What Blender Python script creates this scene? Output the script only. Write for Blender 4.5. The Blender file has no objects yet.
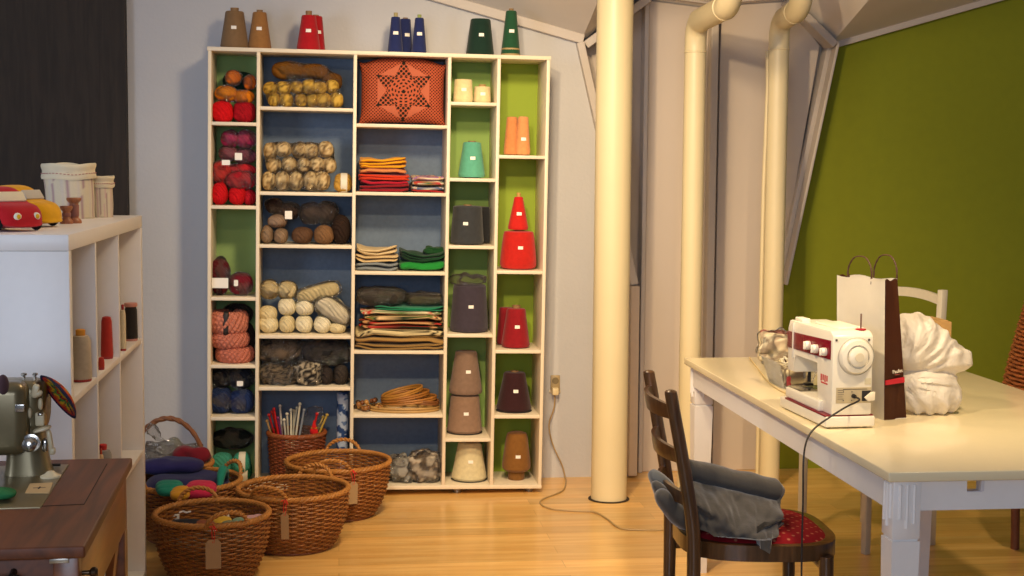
import bpy, bmesh, math, random
from math import sin, cos, pi, radians as R
from mathutils import Vector, Matrix, noise, Euler
random.seed(7)
SC = bpy.context.scene
COL = SC.collection
# ---------------------------------------------------------------- camera
F, YAW, PITCH, ROLL, EYE = 1458.8, .119, .0842, .0075, 1.4
wv = Vector((sin(YAW)*cos(PITCH), cos(YAW)*cos(PITCH), -sin(PITCH)))
r0 = Vector((cos(YAW), -sin(YAW), 0)); u0 = r0.cross(wv)
rv = cos(ROLL)*r0 + sin(ROLL)*u0; uv = cos(ROLL)*u0 - sin(ROLL)*r0
cam = bpy.data.objects.new('camera', bpy.data.cameras.new('camera')); COL.objects.link(cam)
cam.matrix_world = Matrix(((rv.x, uv.x, -wv.x, 0), (rv.y, uv.y, -wv.y, 0), (rv.z, uv.z, -wv.z, EYE), (0, 0, 0, 1)))
cam.data.sensor_width = 36; cam.data.lens = F/1024*36; cam.data.clip_end = 60
SC.camera = cam
EP = Vector((0, 0, EYE))
def ray(px, py): return rv*((px-512)/F) - uv*((py-288)/F) + wv
def atY(px, py, Y):
    d = ray(px, py); return EP + d*(Y/d.y)
def atZ(px, py, Z):
    d = ray(px, py); return EP + d*((Z-EYE)/d.z)
def atX(px, py, X):
    d = ray(px, py); return EP + d*(X/d.x)
# ---------------------------------------------------------------- materials
def lin(h):
    if isinstance(h, str):
        h = h.lstrip('#'); c = [int(h[i:i+2], 16)/255 for i in (0, 2, 4)]
    else: c = h
    return tuple(((v+.055)/1.055)**2.4 if v > .04045 else v/12.92 for v in c) + (1,)
MC = {}
def nn(nt, t, **k):
    n = nt.nodes.new(t)
    for a, b in k.items():
        if a in ('operation', 'wave_type', 'bands_direction', 'data_type', 'blend_type', 'attribute_name', 'feature'): setattr(n, a, b)
        else: n.inputs[a].default_value = b
    return n
def mat(col, rough=.6, metal=0, var=.06, scale=40, bump=0, bscale=120, key=None, kind=None, spec=.5, sheen=0, dist=.002):
    k = (col, rough, metal, var, scale, bump, bscale, kind, spec, sheen)
    if k in MC: return MC[k]
    m = bpy.data.materials.new(key or 'mat_%d' % len(MC)); m.use_nodes = True; nt = m.node_tree
    b = nt.nodes['Principled BSDF']; L = nt.links.new
    b.inputs['Roughness'].default_value = rough; b.inputs['Metallic'].default_value = metal
    b.inputs['Specular IOR Level'].default_value = spec
    if sheen: b.inputs['Sheen Weight'].default_value = sheen
    c = lin(col)
    tc = nt.nodes.new('ShaderNodeTexCoord')
    n = nn(nt, 'ShaderNodeTexNoise', Scale=scale, Detail=4.0)
    L(tc.outputs['Object'], n.inputs['Vector'])
    mx = nt.nodes.new('ShaderNodeMix'); mx.data_type = 'RGBA'
    mx.inputs[6].default_value = tuple(max(0, v*(1-var*2)) for v in c[:3]) + (1,)
    mx.inputs[7].default_value = tuple(min(1, v*(1+var*2)) for v in c[:3]) + (1,)
    L(n.outputs['Fac'], mx.inputs[0]); L(mx.outputs[2], b.inputs['Base Color'])
    out = None
    if kind == 'yarn':      # wound thread, bands across z
        w = nn(nt, 'ShaderNodeTexWave', wave_type='BANDS', bands_direction='Z', Scale=bscale, Distortion=1.5, Detail=1.0)
        L(tc.outputs['Object'], w.inputs['Vector']); out = w.outputs['Fac']
    elif kind == 'ball':    # yarn wound at random angles
        w = nn(nt, 'ShaderNodeTexWave', wave_type='BANDS', bands_direction='DIAGONAL', Scale=bscale, Distortion=6.0, Detail=1.0)
        w.inputs['Detail Scale'].default_value = .6
        L(tc.outputs['Object'], w.inputs['Vector']); out = w.outputs['Fac']
    elif kind == 'weave':
        w = nn(nt, 'ShaderNodeTexChecker', Scale=bscale); L(tc.outputs['Object'], w.inputs['Vector']); out = w.outputs['Fac']
    elif bump:
        w = nn(nt, 'ShaderNodeTexNoise', Scale=bscale, Detail=5.0); L(tc.outputs['Object'], w.inputs['Vector']); out = w.outputs['Fac']
    if out is not None:
        bp = nn(nt, 'ShaderNodeBump', Strength=bump or .5, Distance=dist); L(out, bp.inputs['Height']); L(bp.outputs[0], b.inputs['Normal'])
    MC[k] = m; return m
def yarn(col, bump=.35): return mat(col, .85, var=.1, scale=60, kind='yarn', bscale=95, bump=bump, dist=.0015, spec=.25, sheen=.15)
def ball(col): return mat(col, .9, var=.14, scale=45, kind='ball', bscale=28, bump=.8, dist=.004, spec=.2)
def cloth(col, var=.08): return mat(col, .9, var=var, scale=30, bump=.3, bscale=200, dist=.002, spec=.2, sheen=.1)
def plastic_wrap(tint='#e8e8ea', op=.22, rough=.09):
    k = ('wrap', tint, op, rough)
    if k in MC: return MC[k]
    m = bpy.data.materials.new('wrap_%d' % len(MC)); m.use_nodes = True; nt = m.node_tree; L = nt.links.new
    b = nt.nodes['Principled BSDF']; b.inputs['Base Color'].default_value = lin(tint); b.inputs['Roughness'].default_value = rough
    b.inputs['Specular IOR Level'].default_value = .8
    tc = nt.nodes.new('ShaderNodeTexCoord'); n = nn(nt, 'ShaderNodeTexVoronoi', Scale=38.0); n2 = nn(nt, 'ShaderNodeTexNoise', Scale=20.0, Detail=2.0); va = nt.nodes.new('ShaderNodeVectorMath'); va.operation = 'MULTIPLY_ADD'; va.inputs[1].default_value = (.06, .06, .06); L(n2.outputs['Color'], va.inputs[0]); L(tc.outputs['Object'], va.inputs[2]); L(va.outputs[0], n.inputs['Vector'])
    bp = nn(nt, 'ShaderNodeBump', Strength=.9, Distance=.02); L(n.outputs['Distance'], bp.inputs['Height']); L(bp.outputs[0], b.inputs['Normal'])
    t = nt.nodes.new('ShaderNodeBsdfTransparent'); t.inputs[0].default_value = (.97, .97, .97, 1)
    g = nn(nt, 'ShaderNodeBsdfGlossy', Roughness=rough); g.inputs['Color'].default_value = (.95, .95, .95, 1); L(bp.outputs[0], g.inputs['Normal'])
    mg = nt.nodes.new('ShaderNodeMixShader'); mg.inputs[0].default_value = .82; L(b.outputs[0], mg.inputs[1]); L(g.outputs[0], mg.inputs[2])
    fr = nn(nt, 'ShaderNodeFresnel', IOR=1.4)
    ad = nn(nt, 'ShaderNodeMath', operation='ADD'); ad.use_clamp = True; L(fr.outputs[0], ad.inputs[0]); ad.inputs[1].default_value = op*.45
    ms = nt.nodes.new('ShaderNodeMixShader'); L(ad.outputs[0], ms.inputs[0]); L(t.outputs[0], ms.inputs[1]); L(mg.outputs[0], ms.inputs[2])
    L(ms.outputs[0], nt.nodes['Material Output'].inputs['Surface']); MC[k] = m; return m
def attr_mat(name, rough=.8, bump=.4, bscale=150):
    m = bpy.data.materials.new(name); m.use_nodes = True; nt = m.node_tree; b = nt.nodes['Principled BSDF']; L = nt.links.new
    a = nn(nt, 'ShaderNodeAttribute', attribute_name='Col'); L(a.outputs['Color'], b.inputs['Base Color']); b.inputs['Roughness'].default_value = rough
    b.inputs['Specular IOR Level'].default_value = .25
    tc = nt.nodes.new('ShaderNodeTexCoord'); n = nn(nt, 'ShaderNodeTexNoise', Scale=bscale); L(tc.outputs['Object'], n.inputs['Vector'])
    bp = nn(nt, 'ShaderNodeBump', Strength=bump, Distance=.002); L(n.outputs['Fac'], bp.inputs['Height']); L(bp.outputs[0], b.inputs['Normal'])
    return m
def wood(name, c1, c2, rough=.4, axis=0, s=6, planks=None, coat=0):
    m = bpy.data.materials.new(name); m.use_nodes = True; nt = m.node_tree; b = nt.nodes['Principled BSDF']; L = nt.links.new
    tc = nt.nodes.new('ShaderNodeTexCoord'); mp = nt.nodes.new('ShaderNodeMapping')
    sc = [s*4]*3; sc[axis] = s*.35; mp.inputs['Scale'].default_value = sc
    L(tc.outputs['Object'], mp.inputs['Vector'])
    n = nn(nt, 'ShaderNodeTexNoise', Scale=1.6, Detail=8.0, Distortion=.8); L(mp.outputs[0], n.inputs['Vector'])
    mx = nt.nodes.new('ShaderNodeMix'); mx.data_type = 'RGBA'; mx.inputs[6].default_value = lin(c1); mx.inputs[7].default_value = lin(c2)
    cr = nt.nodes.new('ShaderNodeMapRange'); cr.inputs[1].default_value = .35; cr.inputs[2].default_value = .65
    L(n.outputs['Fac'], cr.inputs[0]); L(cr.outputs[0], mx.inputs[0]); o = mx.outputs[2]
    if planks:
        br = nt.nodes.new('ShaderNodeTexBrick'); L(tc.outputs['Object'], br.inputs['Vector'])
        br.inputs['Scale'].default_value = 1; br.inputs['Brick Width'].default_value = planks[0]; br.inputs['Row Height'].default_value = planks[1]
        br.inputs['Mortar Size'].default_value = .0009; br.inputs['Color1'].default_value = (.80, .80, .80, 1); br.inputs['Color2'].default_value = (1.1, 1.08, 1.05, 1)
        br.inputs['Mortar'].default_value = (.6, .57, .5, 1); br.offset = .37; br.inputs['Bias'].default_value = 0
        mu = nt.nodes.new('ShaderNodeMix'); mu.data_type = 'RGBA'; mu.blend_type = 'MULTIPLY'; mu.inputs[0].default_value = 1
        L(o, mu.inputs[6]); L(br.outputs[0], mu.inputs[7]); o = mu.outputs[2]
    L(o, b.inputs['Base Color']); b.inputs['Roughness'].default_value = rough
    if coat: b.inputs['Coat Weight'].default_value = coat; b.inputs['Coat Roughness'].default_value = .15
    bp = nn(nt, 'ShaderNodeBump', Strength=.15, Distance=.001); L(n.outputs['Fac'], bp.inputs['Height']); L(bp.outputs[0], b.inputs['Normal'])
    return m
# ---------------------------------------------------------------- mesh helpers
def link(name, bm, m, parent=None, smooth=True, loc=None):
    me = bpy.data.meshes.new(name); bmesh.ops.recalc_face_normals(bm, faces=bm.faces[:]) if not getattr(bm, 'tagged', 0) else None
    bm.to_mesh(me); bm.free()
    if smooth:
        me.shade_smooth()
        try: me.set_sharp_from_angle(angle=R(38))
        except Exception: pass
    me.materials.append(m)
    o = bpy.data.objects.new(name, me); COL.objects.link(o)
    if parent: o.parent = parent
    if loc is not None: o.location = loc
    return o
def tag(o, label, cat, group=None, kind=None):
    o['label'] = label; o['category'] = cat
    if group: o['group'] = group
    if kind: o['kind'] = kind
    return o
def thing(name, label, cat, loc=(0, 0, 0), rz=0, group=None, ry=0):
    o = bpy.data.objects.new(name, None); COL.objects.link(o); o.location = loc; o.rotation_euler = (0, ry, rz)
    o.empty_display_size = .05
    return tag(o, label, cat, group)
def struct(name, bm, m, smooth=False):
    o = link(name, bm, m, None, smooth); o['kind'] = 'structure'; return o
def B(): return bmesh.new()
def box(bm, lo, hi, bev=0, seg=2, M=None):
    lo = Vector(lo); hi = Vector(hi); c = (lo+hi)/2; s = hi-lo
    r = bmesh.ops.create_cube(bm, size=1, matrix=Matrix.Translation(c) @ Matrix.Diagonal((s.x, s.y, s.z, 1)))
    vs = r['verts']
    if bev:
        es = list({e for v in vs for e in v.link_edges})
        q = bmesh.ops.bevel(bm, geom=es, offset=bev, segments=seg, affect='EDGES', profile=.5)
        vs = list({v for f in q['faces'] for v in f.verts} | {v for v in vs if v.is_valid})
    if M is not None:
        # all verts connected
        seen = set(vs); st = list(vs)
        while st:
            v = st.pop()
            for e in v.link_edges:
                w = e.other_vert(v)
                if w not in seen: seen.add(w); st.append(w)
        bmesh.ops.transform(bm, matrix=M, verts=list(seen))
    return bm
def lathe(bm, prof, seg=32, c=(0, 0, 0), axis='z', cap=True):
    c = Vector(c); rings = []
    for r, z in prof:
        ring = []
        for i in range(seg):
            a = 2*pi*i/seg; p = Vector((r*cos(a), r*sin(a), z))
            if axis == 'x': p = Vector((p.z, p.x, p.y))
            if axis == 'y': p = Vector((p.x, p.z, p.y))
            ring.append(bm.verts.new(c+p))
        rings.append(ring)
    for a, b in zip(rings, rings[1:]):
        for i in range(seg): bm.faces.new((a[i], a[(i+1) % seg], b[(i+1) % seg], b[i]))
    if cap:
        bm.faces.new(rings[0][::-1]); bm.faces.new(rings[-1])
    return bm
def tube(bm, pts, r, seg=8, closed=False, flat=1):
    pts = [Vector(p) for p in pts]; n = len(pts); rings = []
    rr = r if isinstance(r, (list, tuple)) else [r]*n
    nrm = None
    for i, p in enumerate(pts):
        t = (pts[(i+1) % n]-pts[i-1]) if (closed or 0 < i < n-1) else (pts[1]-pts[0] if i == 0 else pts[-1]-pts[-2])
        if t.length < 1e-9: t = Vector((0, 0, 1))
        t.normalize()
        if nrm is None:
            nrm = t.cross(Vector((0, 0, 1)));
            if nrm.length < .1: nrm = t.cross(Vector((0, 1, 0)))
            nrm.normalize()
        nrm = nrm - t*nrm.dot(t)
        if nrm.length < 1e-6: nrm = t.orthogonal()
        nrm.normalize(); b = t.cross(nrm)
        rings.append([bm.verts.new(p+nrm*cos(2*pi*k/seg)*rr[i]+b*sin(2*pi*k/seg)*rr[i]*flat) for k in range(seg)])
    m = n if closed else n-1
    for i in range(m):
        a, c = rings[i], rings[(i+1) % n]
        for k in range(seg): bm.faces.new((a[k], a[(k+1) % seg], c[(k+1) % seg], c[k]))
    if not closed: bm.faces.new(rings[0][::-1]); bm.faces.new(rings[-1])
    return bm
def smoothpts(pts, n=8):
    P = [Vector(p) for p in pts]; P = [P[0]*2-P[1]]+P+[P[-1]*2-P[-2]]; out = []
    for i in range(1, len(P)-2):
        for k in range(n):
            t = k/n; a, b, c, d = P[i-1], P[i], P[i+1], P[i+2]
            out.append(.5*((2*b)+(-a+c)*t+(2*a-5*b+4*c-d)*t*t+(-a+3*b-3*c+d)*t**3))
    out.append(P[-2]); return out
def lump(bm, c, r, e=1, amp=0, fr=8, seg=28, seed=0, M=None, e2=None):
    """superellipsoid with noise: balls, cushions, folded slabs"""
    c = Vector(c); e2 = e if e2 is None else e2
    def pw(v, q): return math.copysign(abs(v)**q, v)
    n = seg//2; rings = []
    def P(th, ph):
        p = Vector((r[0]*pw(cos(th), e2)*pw(cos(ph), e), r[1]*pw(cos(th), e2)*pw(sin(ph), e), r[2]*pw(sin(th), e2)))
        if amp:
            d = noise.noise(Vector((p.x*fr+seed*7.1, p.y*fr, p.z*fr+seed*3.3)))*amp
            q = p.normalized() if p.length else Vector((0, 0, 1)); p = p+q*d
        if M is not None: p = M @ p
        return p+c
    bot = bm.verts.new(P(-pi/2, 0)); top = bm.verts.new(P(pi/2, 0))
    for i in range(1, n):
        th = -pi/2+pi*i/n; rings.append([bm.verts.new(P(th, 2*pi*k/seg)) for k in range(seg)])
    for a, b in zip(rings, rings[1:]):
        for k in range(seg): bm.faces.new((a[k], a[(k+1) % seg], b[(k+1) % seg], b[k]))
    for k in range(seg):
        bm.faces.new((bot, rings[0][(k+1) % seg], rings[0][k])); bm.faces.new((top, rings[-1][k], rings[-1][(k+1) % seg]))
    return bm
def prism(bm, poly, y0, y1, axis='y', bev=0):
    """polygon in the other two axes, extruded along axis"""
    def v(a, b, t): return {'y': (a, t, b), 'x': (t, a, b), 'z': (a, b, t)}[axis]
    A = [bm.verts.new(v(a, b, y0)) for a, b in poly]; C = [bm.verts.new(v(a, b, y1)) for a, b in poly]; n = len(poly)
    fs = [bm.faces.new(A[::-1]), bm.faces.new(C)]
    for i in range(n): fs.append(bm.faces.new((A[i], A[(i+1) % n], C[(i+1) % n], C[i])))
    if bev:
        es = list({e for f in fs for e in f.edges})
        bmesh.ops.bevel(bm, geom=es, offset=bev, segments=2, affect='EDGES', profile=.5)
    return bm
def grid(bm, fn, nu, nv, closed_u=False, col=None):
    V = [[bm.verts.new(fn(i/(nu if closed_u else nu-1), j/(nv-1))) for i in range(nu)] for j in range(nv)]
    for j in range(nv-1):
        for i in range(nu if closed_u else nu-1):
            bm.faces.new((V[j][i], V[j][(i+1) % nu], V[j+1][(i+1) % nu], V[j+1][i]))
    return bm
def set_col(o, fn):
    me = o.data; a = me.color_attributes.new('Col', 'FLOAT_COLOR', 'POINT')
    for i, v in enumerate(me.vertices): a.data[i].color = fn(v.co)
def hull(bm, ells, c=None, infl=1.07, amp=.006, fr=22, seg=40, seed=0, zmin=None):
    """crinkled film drawn round a group of ellipsoids"""
    if c is None: c = sum((Vector(e[0]) for e in ells), Vector())/len(ells)
    n = seg//2; rings = []
    def rad(d):
        best = 0
        for ec, er in ells:
            o = Vector(c)-Vector(ec); A = sum((d[i]/(er[i]*infl))**2 for i in range(3)); Bq = 2*sum(o[i]*d[i]/(er[i]*infl)**2 for i in range(3)); Cq = sum((o[i]/(er[i]*infl))**2 for i in range(3))-1
            D = Bq*Bq-4*A*Cq
            if D > 0: best = max(best, (-Bq+D**.5)/(2*A))
        return best
    raw = [[rad(Vector((cos(-pi/2+pi*i/n)*cos(2*pi*k/seg), cos(-pi/2+pi*i/n)*sin(2*pi*k/seg), sin(-pi/2+pi*i/n)))) for k in range(seg)] for i in range(n+1)]
    for _ in range(2):
        raw = [[(raw[i][k]*2+max(raw[i][k-1], raw[i][k]*.9)+max(raw[i][(k+1) % seg], raw[i][k]*.9)+raw[max(i-1, 0)][k]+raw[min(i+1, n)][k])/6 for k in range(seg)] for i in range(n+1)]
    def P(i, k):
        th = -pi/2+pi*i/n; ph = 2*pi*k/seg; d = Vector((cos(th)*cos(ph), cos(th)*sin(ph), sin(th)))
        r = raw[i][k]; p = Vector(c)+d*(r+noise.noise(d*r*fr+Vector((seed*5.3, 0, seed)))*amp)
        if zmin is not None and p.z < zmin: p.z = zmin
        return p
    bot = bm.verts.new(P(0, 0)); top = bm.verts.new(P(n, 0))
    for i in range(1, n): rings.append([bm.verts.new(P(i, k)) for k in range(seg)])
    for a, b in zip(rings, rings[1:]):
        for k in range(seg): bm.faces.new((a[k], a[(k+1) % seg], b[(k+1) % seg], b[k]))
    for k in range(seg):
        bm.faces.new((bot, rings[0][(k+1) % seg], rings[0][k])); bm.faces.new((top, rings[-1][k], rings[-1][(k+1) % seg]))
    return bm
def text_mesh(name, s, size, m, parent, M, extrude=.0006):
    cu = bpy.data.curves.new(name, 'FONT'); cu.body = s; cu.size = size; cu.extrude = extrude; cu.align_x = 'CENTER'; cu.align_y = 'CENTER'
    t = bpy.data.objects.new('t', cu); COL.objects.link(t); bpy.context.view_layer.update()
    me = bpy.data.meshes.new_from_object(t.evaluated_get(bpy.context.evaluated_depsgraph_get())); bpy.data.objects.remove(t)
    me.transform(M); me.materials.clear(); me.materials.append(m)
    o = bpy.data.objects.new(name, me); COL.objects.link(o); o.parent = parent; return o
WHITE = mat('#e4d8c0', .45, var=.02, key='white_board')
# ================================================================ room shell
YW = 6.40
FL = atZ(560, 477, 0).y
PL = atY(583, 42, YW); PR = atY(837, 42, YW); SL = atY(637, 283, YW); SR = atY(785, 283, YW)
m_wall = mat('#bfc0c3', .85, var=.03, scale=3, bump=.35, bscale=60, dist=.004, key='wall_paint')
m_panel = mat('#c9bdb0', .7, var=.02, scale=3, bump=.05, bscale=80, key='panel_paint')
m_green = mat('#7c8410', .85, var=.04, scale=20, bump=.15, bscale=90, key='green_paint')
m_trim = mat('#c2bab2', .6, var=.01, key='trim_paint')
m_ceil = mat('#dcd7d2', .9, var=.03, scale=4, bump=.1, bscale=70, key='ceiling_paint')
bm = B(); box(bm, (-4, -1.5, -.06), (5, YW+.5, 0))
floor = struct('floor', bm, wood('laminate', '#d9a85e', '#e8bf78', .3, 0, 4, (1.25, .095), .25))
# left wall: polygon with the sloping top and the canted right edge
zt = lambda px, py: atY(px, py, YW).z
tl = atY(438, 0, YW); slope = (PL.z-tl.z)/(PL.x-tl.x); xl = -4
ztop_l = PL.z+slope*(xl-PL.x)
bm = B(); prism(bm, [(xl, -.06), (SL.x, -.06), (SL.x, SL.z), (PL.x, PL.z), (xl, ztop_l)], YW, YW+.12)
struct('wall_back', bm, m_wall)
tr = atY(985, 0, YW); slope_r = (tr.z-PR.z)/(tr.x-PR.x); xr = 5
YG = YW+.10
bm = B(); prism(bm, [(SR.x, -.06), (xr, -.06), (xr, PR.z+slope_r*(xr-PR.x)), (PR.x, PR.z), (SR.x, SR.z)], YG, YG+.12)
struct('wall_green', bm, m_green)
# bay between them: set back a little, with a butterfly top
XC = atY(711, 5, YW+.06).x; zc = atY(711, 5, YW+.06).z
pk = atY(640, -1, YW+.05); pk2 = atY(802, 12, YW+.05)
sl1 = (pk.z-PL.z)/(pk.x-PL.x); sl2 = (pk2.z-PR.z)/(pk2.x-PR.x)
c1 = atY(672, 0, YW+.06); s3 = (zc-c1.z)/(XC-c1.x)
def meet(x1, z1, s1, x2, z2, s2):
    x = (z2-z1+s1*x1-s2*x2)/(s1-s2); return x, z1+s1*(x-x1)
PK1 = meet(PL.x, PL.z, sl1, XC, zc, s3); PK2 = meet(PR.x, PR.z, sl2, XC, zc, -s3)
bay_top = [(PR.x, PR.z), PK2, (XC, zc), PK1, (PL.x, PL.z)]
bm = B(); prism(bm, [(SL.x, -.06), (SR.x, -.06), (SR.x, SR.z)]+bay_top+[(SL.x, SL.z)], YW+.14, YW+.24)
struct('wall_bay', bm, m_panel)
# raised panels of the bay, with the shadow gaps between them
def panel(x0, x1, name):
    def top(x):
        pts = [(PL.x, PL.z), PK1, (XC, zc), PK2, (PR.x, PR.z)]
        for a, b in zip(pts, pts[1:]):
            if a[0] <= x <= b[0]: return a[1]+(b[1]-a[1])*(x-a[0])/(b[0]-a[0])-.012
    xs = sorted({x0, x1} | {p[0] for p in (PK1, (XC, zc), PK2) if x0 < p[0] < x1})
    bm = B(); prism(bm, [(x0, .0), (x1, .0)]+[(x, top(x)) for x in reversed(xs)], YW+.085, YW+.139, bev=.004)
    return struct(name, bm, m_panel)
X = lambda px, y=YW+.085: atY(px, 250, y).x
panel(X(645.5), X(705), 'wall_bay_left')
bm = B(); box(bm, (X(704.5), YW+.03, 0), (X(712), YW+.139, zc-.015), .006); struct('trim_1', bm, m_trim)
bm = B(); prism(bm, [(X(716.5), 0), (SR.x-.004, 0), (SR.x-.004, SR.z), (PR.x-.05, PR.z-.01), (PK2[0], PK2[1]-.012), (X(716.5), zc)], YW+.085, YW+.139, bev=.004)
struct('wall_bay_right', bm, m_panel)
def board(name, a, b, w, y0, y1, side=1):
    """board along a-b in the wall plane, w wide"""
    a = Vector((a[0], a[1])); b = Vector((b[0], b[1])); d = (b-a).normalized(); n = Vector((-d.y, d.x))*side*w
    bm = B(); prism(bm, [tuple(a), tuple(b), tuple(b+n), tuple(a+n)], y0, y1, bev=.004)
    return struct(name, bm, m_trim)
a = (PL.x, PL.z); s = (SL.x, SL.z); ar = (PR.x, PR.z); sr = (SR.x, SR.z)
board('trim_2', (xl, ztop_l+.03), (a[0]+.005, a[1]+.03), .042, YW-.03, YW+.02, -1)
board('trim_3', a, s, .034, YW-.04, YW+.13, -1)
board('trim_4', (a[0], a[1]), PK1, .035, YW-.02, YW+.1, -1)
board('trim_5', (ar[0], ar[1]), PK2, .035, YW-.02, YW+.1, 1)
board('trim_6', ar, sr, .022, YW+.05, YW+.13, -1)
board('trim_11', (ar[0]+.012, ar[1]), (sr[0]+.012, sr[1]-.01), .014, YW-.01, YW+.10, -1)
board('trim_7', (ar[0], ar[1]+.01), (xr, PR.z+slope_r*(xr-PR.x)+.01), .035, YG-.035, YG+.01, -1)
board('trim_8', PK1, (XC, zc), .022, YW+.04, YW+.13, 1)
board('trim_12', (XC, zc), PK2, .022, YW+.04, YW+.13, 1)
# jamb board at the left edge of the bay
bm = B(); box(bm, (SL.x-.036, YW-.055, .012), (SL.x+.002, YW+.0, SL.z-.01), .003); struct('trim_9', bm, mat('#c8b8a6', .6, var=.03))
bm = B(); box(bm, (X(640.5), YW+.06, 0), (X(644.5), YW+.139, PK1[1]-.03), .003); struct('trim_10', bm, m_trim)
# ceiling: four folded facets rising towards the viewer
bm = B(); D = 7.5; rise = .32*D
tops = [(xl, ztop_l), a, PK1, (XC, zc), PK2, ar, (xr, PR.z+slope_r*(xr-PR.x))]
V0 = [bm.verts.new((x, YW+.13, z-.018)) for x, z in tops]; V1 = [bm.verts.new((x, YW-D, z-.018+rise)) for x, z in tops]
V2 = [bm.verts.new((x, YW+.13, z+.1)) for x, z in tops]; V3 = [bm.verts.new((x, YW-D, z+.1+rise)) for x, z in tops]
for i in range(len(tops)-1):
    bm.faces.new((V0[i], V0[i+1], V1[i+1], V1[i])); bm.faces.new((V2[i], V3[i], V3[i+1], V2[i+1]))
    bm.faces.new((V0[i], V2[i], V2[i+1], V0[i+1])); bm.faces.new((V1[i], V1[i+1], V3[i+1], V3[i]))
bm.faces.new((V0[0], V1[0], V3[0], V2[0])); bm.faces.new((V0[-1], V2[-1], V3[-1], V1[-1]))
struct('ceiling', bm, m_ceil)
# dark painted partition at the left
bm = B(); pb = atY(126, 100, YW-.06)
box(bm, (xl, YW-.06, 0), (pb.x, YW-.001, ztop_l+slope*(pb.x-xl)*.5-.15))
struct('wall_left', bm, wood('black_stained', '#1e1711', '#2c231b', .75, 2, 7))
# ---------------------------------------------------------------- pipes
m_pipe = mat('#dccfa8', .42, var=.02, scale=5, bump=.05, bscale=60, key='pipe_paint')
pc = atZ(612, 503, 0); rp = 18.6*pc.y/F
t = thing('column_pipe', 'thick cream painted pipe column rising from the floor beside the shelf', 'pipe', (pc.x, pc.y+rp, 0))
bm = B(); lathe(bm, [(rp, 0), (rp, 2.62)], 48); link('pipe_body', bm, m_pipe, t)
bm = B(); lathe(bm, [(rp+.012, .0005), (rp+.012, .003), (rp, .004)], 40); link('floor_ring', bm, mat('#2b1d12', .8), t)
def bent_pipe(px, pybend, Yp, fwd, r, label, pxb):
    p = atY(px, 200, Yp); zb = atY(px, pybend, Yp).z
    t = thing('bent_pipe', label, 'pipe', (p.x, Yp, 0), 0, None)
    z = zb; q = .075
    pts = [(0, 0, .0), (0, 0, z-q*1.4)]
    for k in range(1, 9):
        a_ = pi/2*k/8; pts.append((0, -q*(1-cos(a_)), z-q+q*sin(a_)))
    bm = B(); tube(bm, pts, r, 32); link('riser', bm, m_pipe, t)
    pts = [(0, -q*.9, z), (0, -fwd+q*1.1, z+.012)]
    for k in range(1, 10):
        a_ = pi/2*k/9; pts.append((0, -fwd+q*1.1-q*1.1*sin(a_), z+.012+q*1.1*(1-cos(a_))))
    pts.append((0, -fwd, z+.9))
    bm = B(); tube(bm, pts, r*1.06, 32); link('upper_bend', bm, m_pipe, t)
    bm = B(); lathe(bm, [(r, -.004), (r+.0025, -.002), (r+.0025, .002), (r, .004)], 32, (0, 0, z-.125)); link('joint_ring', bm, m_pipe, t)
    bm = B(); lathe(bm, [(r, -.006), (r*1.12, -.003), (r*1.12, .006), (r, .009)], 32, (0, -fwd+q*1.2, z+.012), 'y'); link('joint_ring', bm, m_pipe, t)
    return t
bent_pipe(692.8, 22, 6.05, .55, .0455, 'cream heating pipe with a long forward bend, left of the two thinner pipes', 0)
bent_pipe(775.5, 20, 6.15, .30, .0435, 'cream heating pipe with a short bend at the top, next to the green wall', 0)
tb = thing('thin_pipe', 'thin cream pipe running up along the left side of the right-hand bent pipe', 'pipe', (atY(763.5, 200, 6.2).x, 6.2, 0))
bm = B(); tube(bm, [(0, 0, 0), (0, 0, 1.3), (.012, .01, 1.75), (.014, .03, 1.9)], .010, 12); link('thin_riser', bm, m_pipe, tb)
# ---------------------------------------------------------------- outlet and cords
oc = atY(555, 383, YW)
t = thing('wall_outlet', 'beige wall socket with a plug in it, right of the shelf', 'socket', (oc.x, YW, oc.z))
bm = B(); box(bm, (-.021, -.012, -.036), (.021, 0, .036), .004); link('cover_plate', bm, mat('#a8946c', .4, var=.02), t)
bm = B(); lathe(bm, [(.015, -.014), (.015, -.010)], 20, (0, 0, .012), 'y'); link('socket_face', bm, mat('#77694b', .5), t)
bm = B(); box(bm, (-.028, -.006, -.044), (.026, 0, -.030), .003); link('lower_ledge', bm, mat('#d9cfb9', .5), t)
wire = [atY(555, 392, YW-.03)] + [atY(*q, YW-.02) for q in ((554, 408), (549, 425), (553, 445), (562, 465))] + [Vector((atZ(565, 478, .004).x, YW-.03, .01))]
wire += [atZ(x, y, .004) for x, y in ((566, 482), (562, 491), (543, 499), (541, 504), (552, 509), (575, 511), (594, 512), (606, 518), (620, 528), (640, 530), (665, 530), (690, 528), (720, 520))]
t = thing('power_cord', 'thin beige cord running from the wall socket across the floor', 'cord', (wire[6].x, wire[6].y, 0))
bm = B(); tube(bm, [p-Vector(t.location) for p in smoothpts(wire, 6)], .0032, 6); link('cable', bm, mat('#a98f63', .5), t)
bm = B(); p0 = wire[0]-Vector(t.location); box(bm, (p0.x-.014, p0.y-.02, p0.z-.012), (p0.x+.014, p0.y+.014, p0.z+.02), .004); link('plug', bm, mat('#d9c89e', .4), t)
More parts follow.
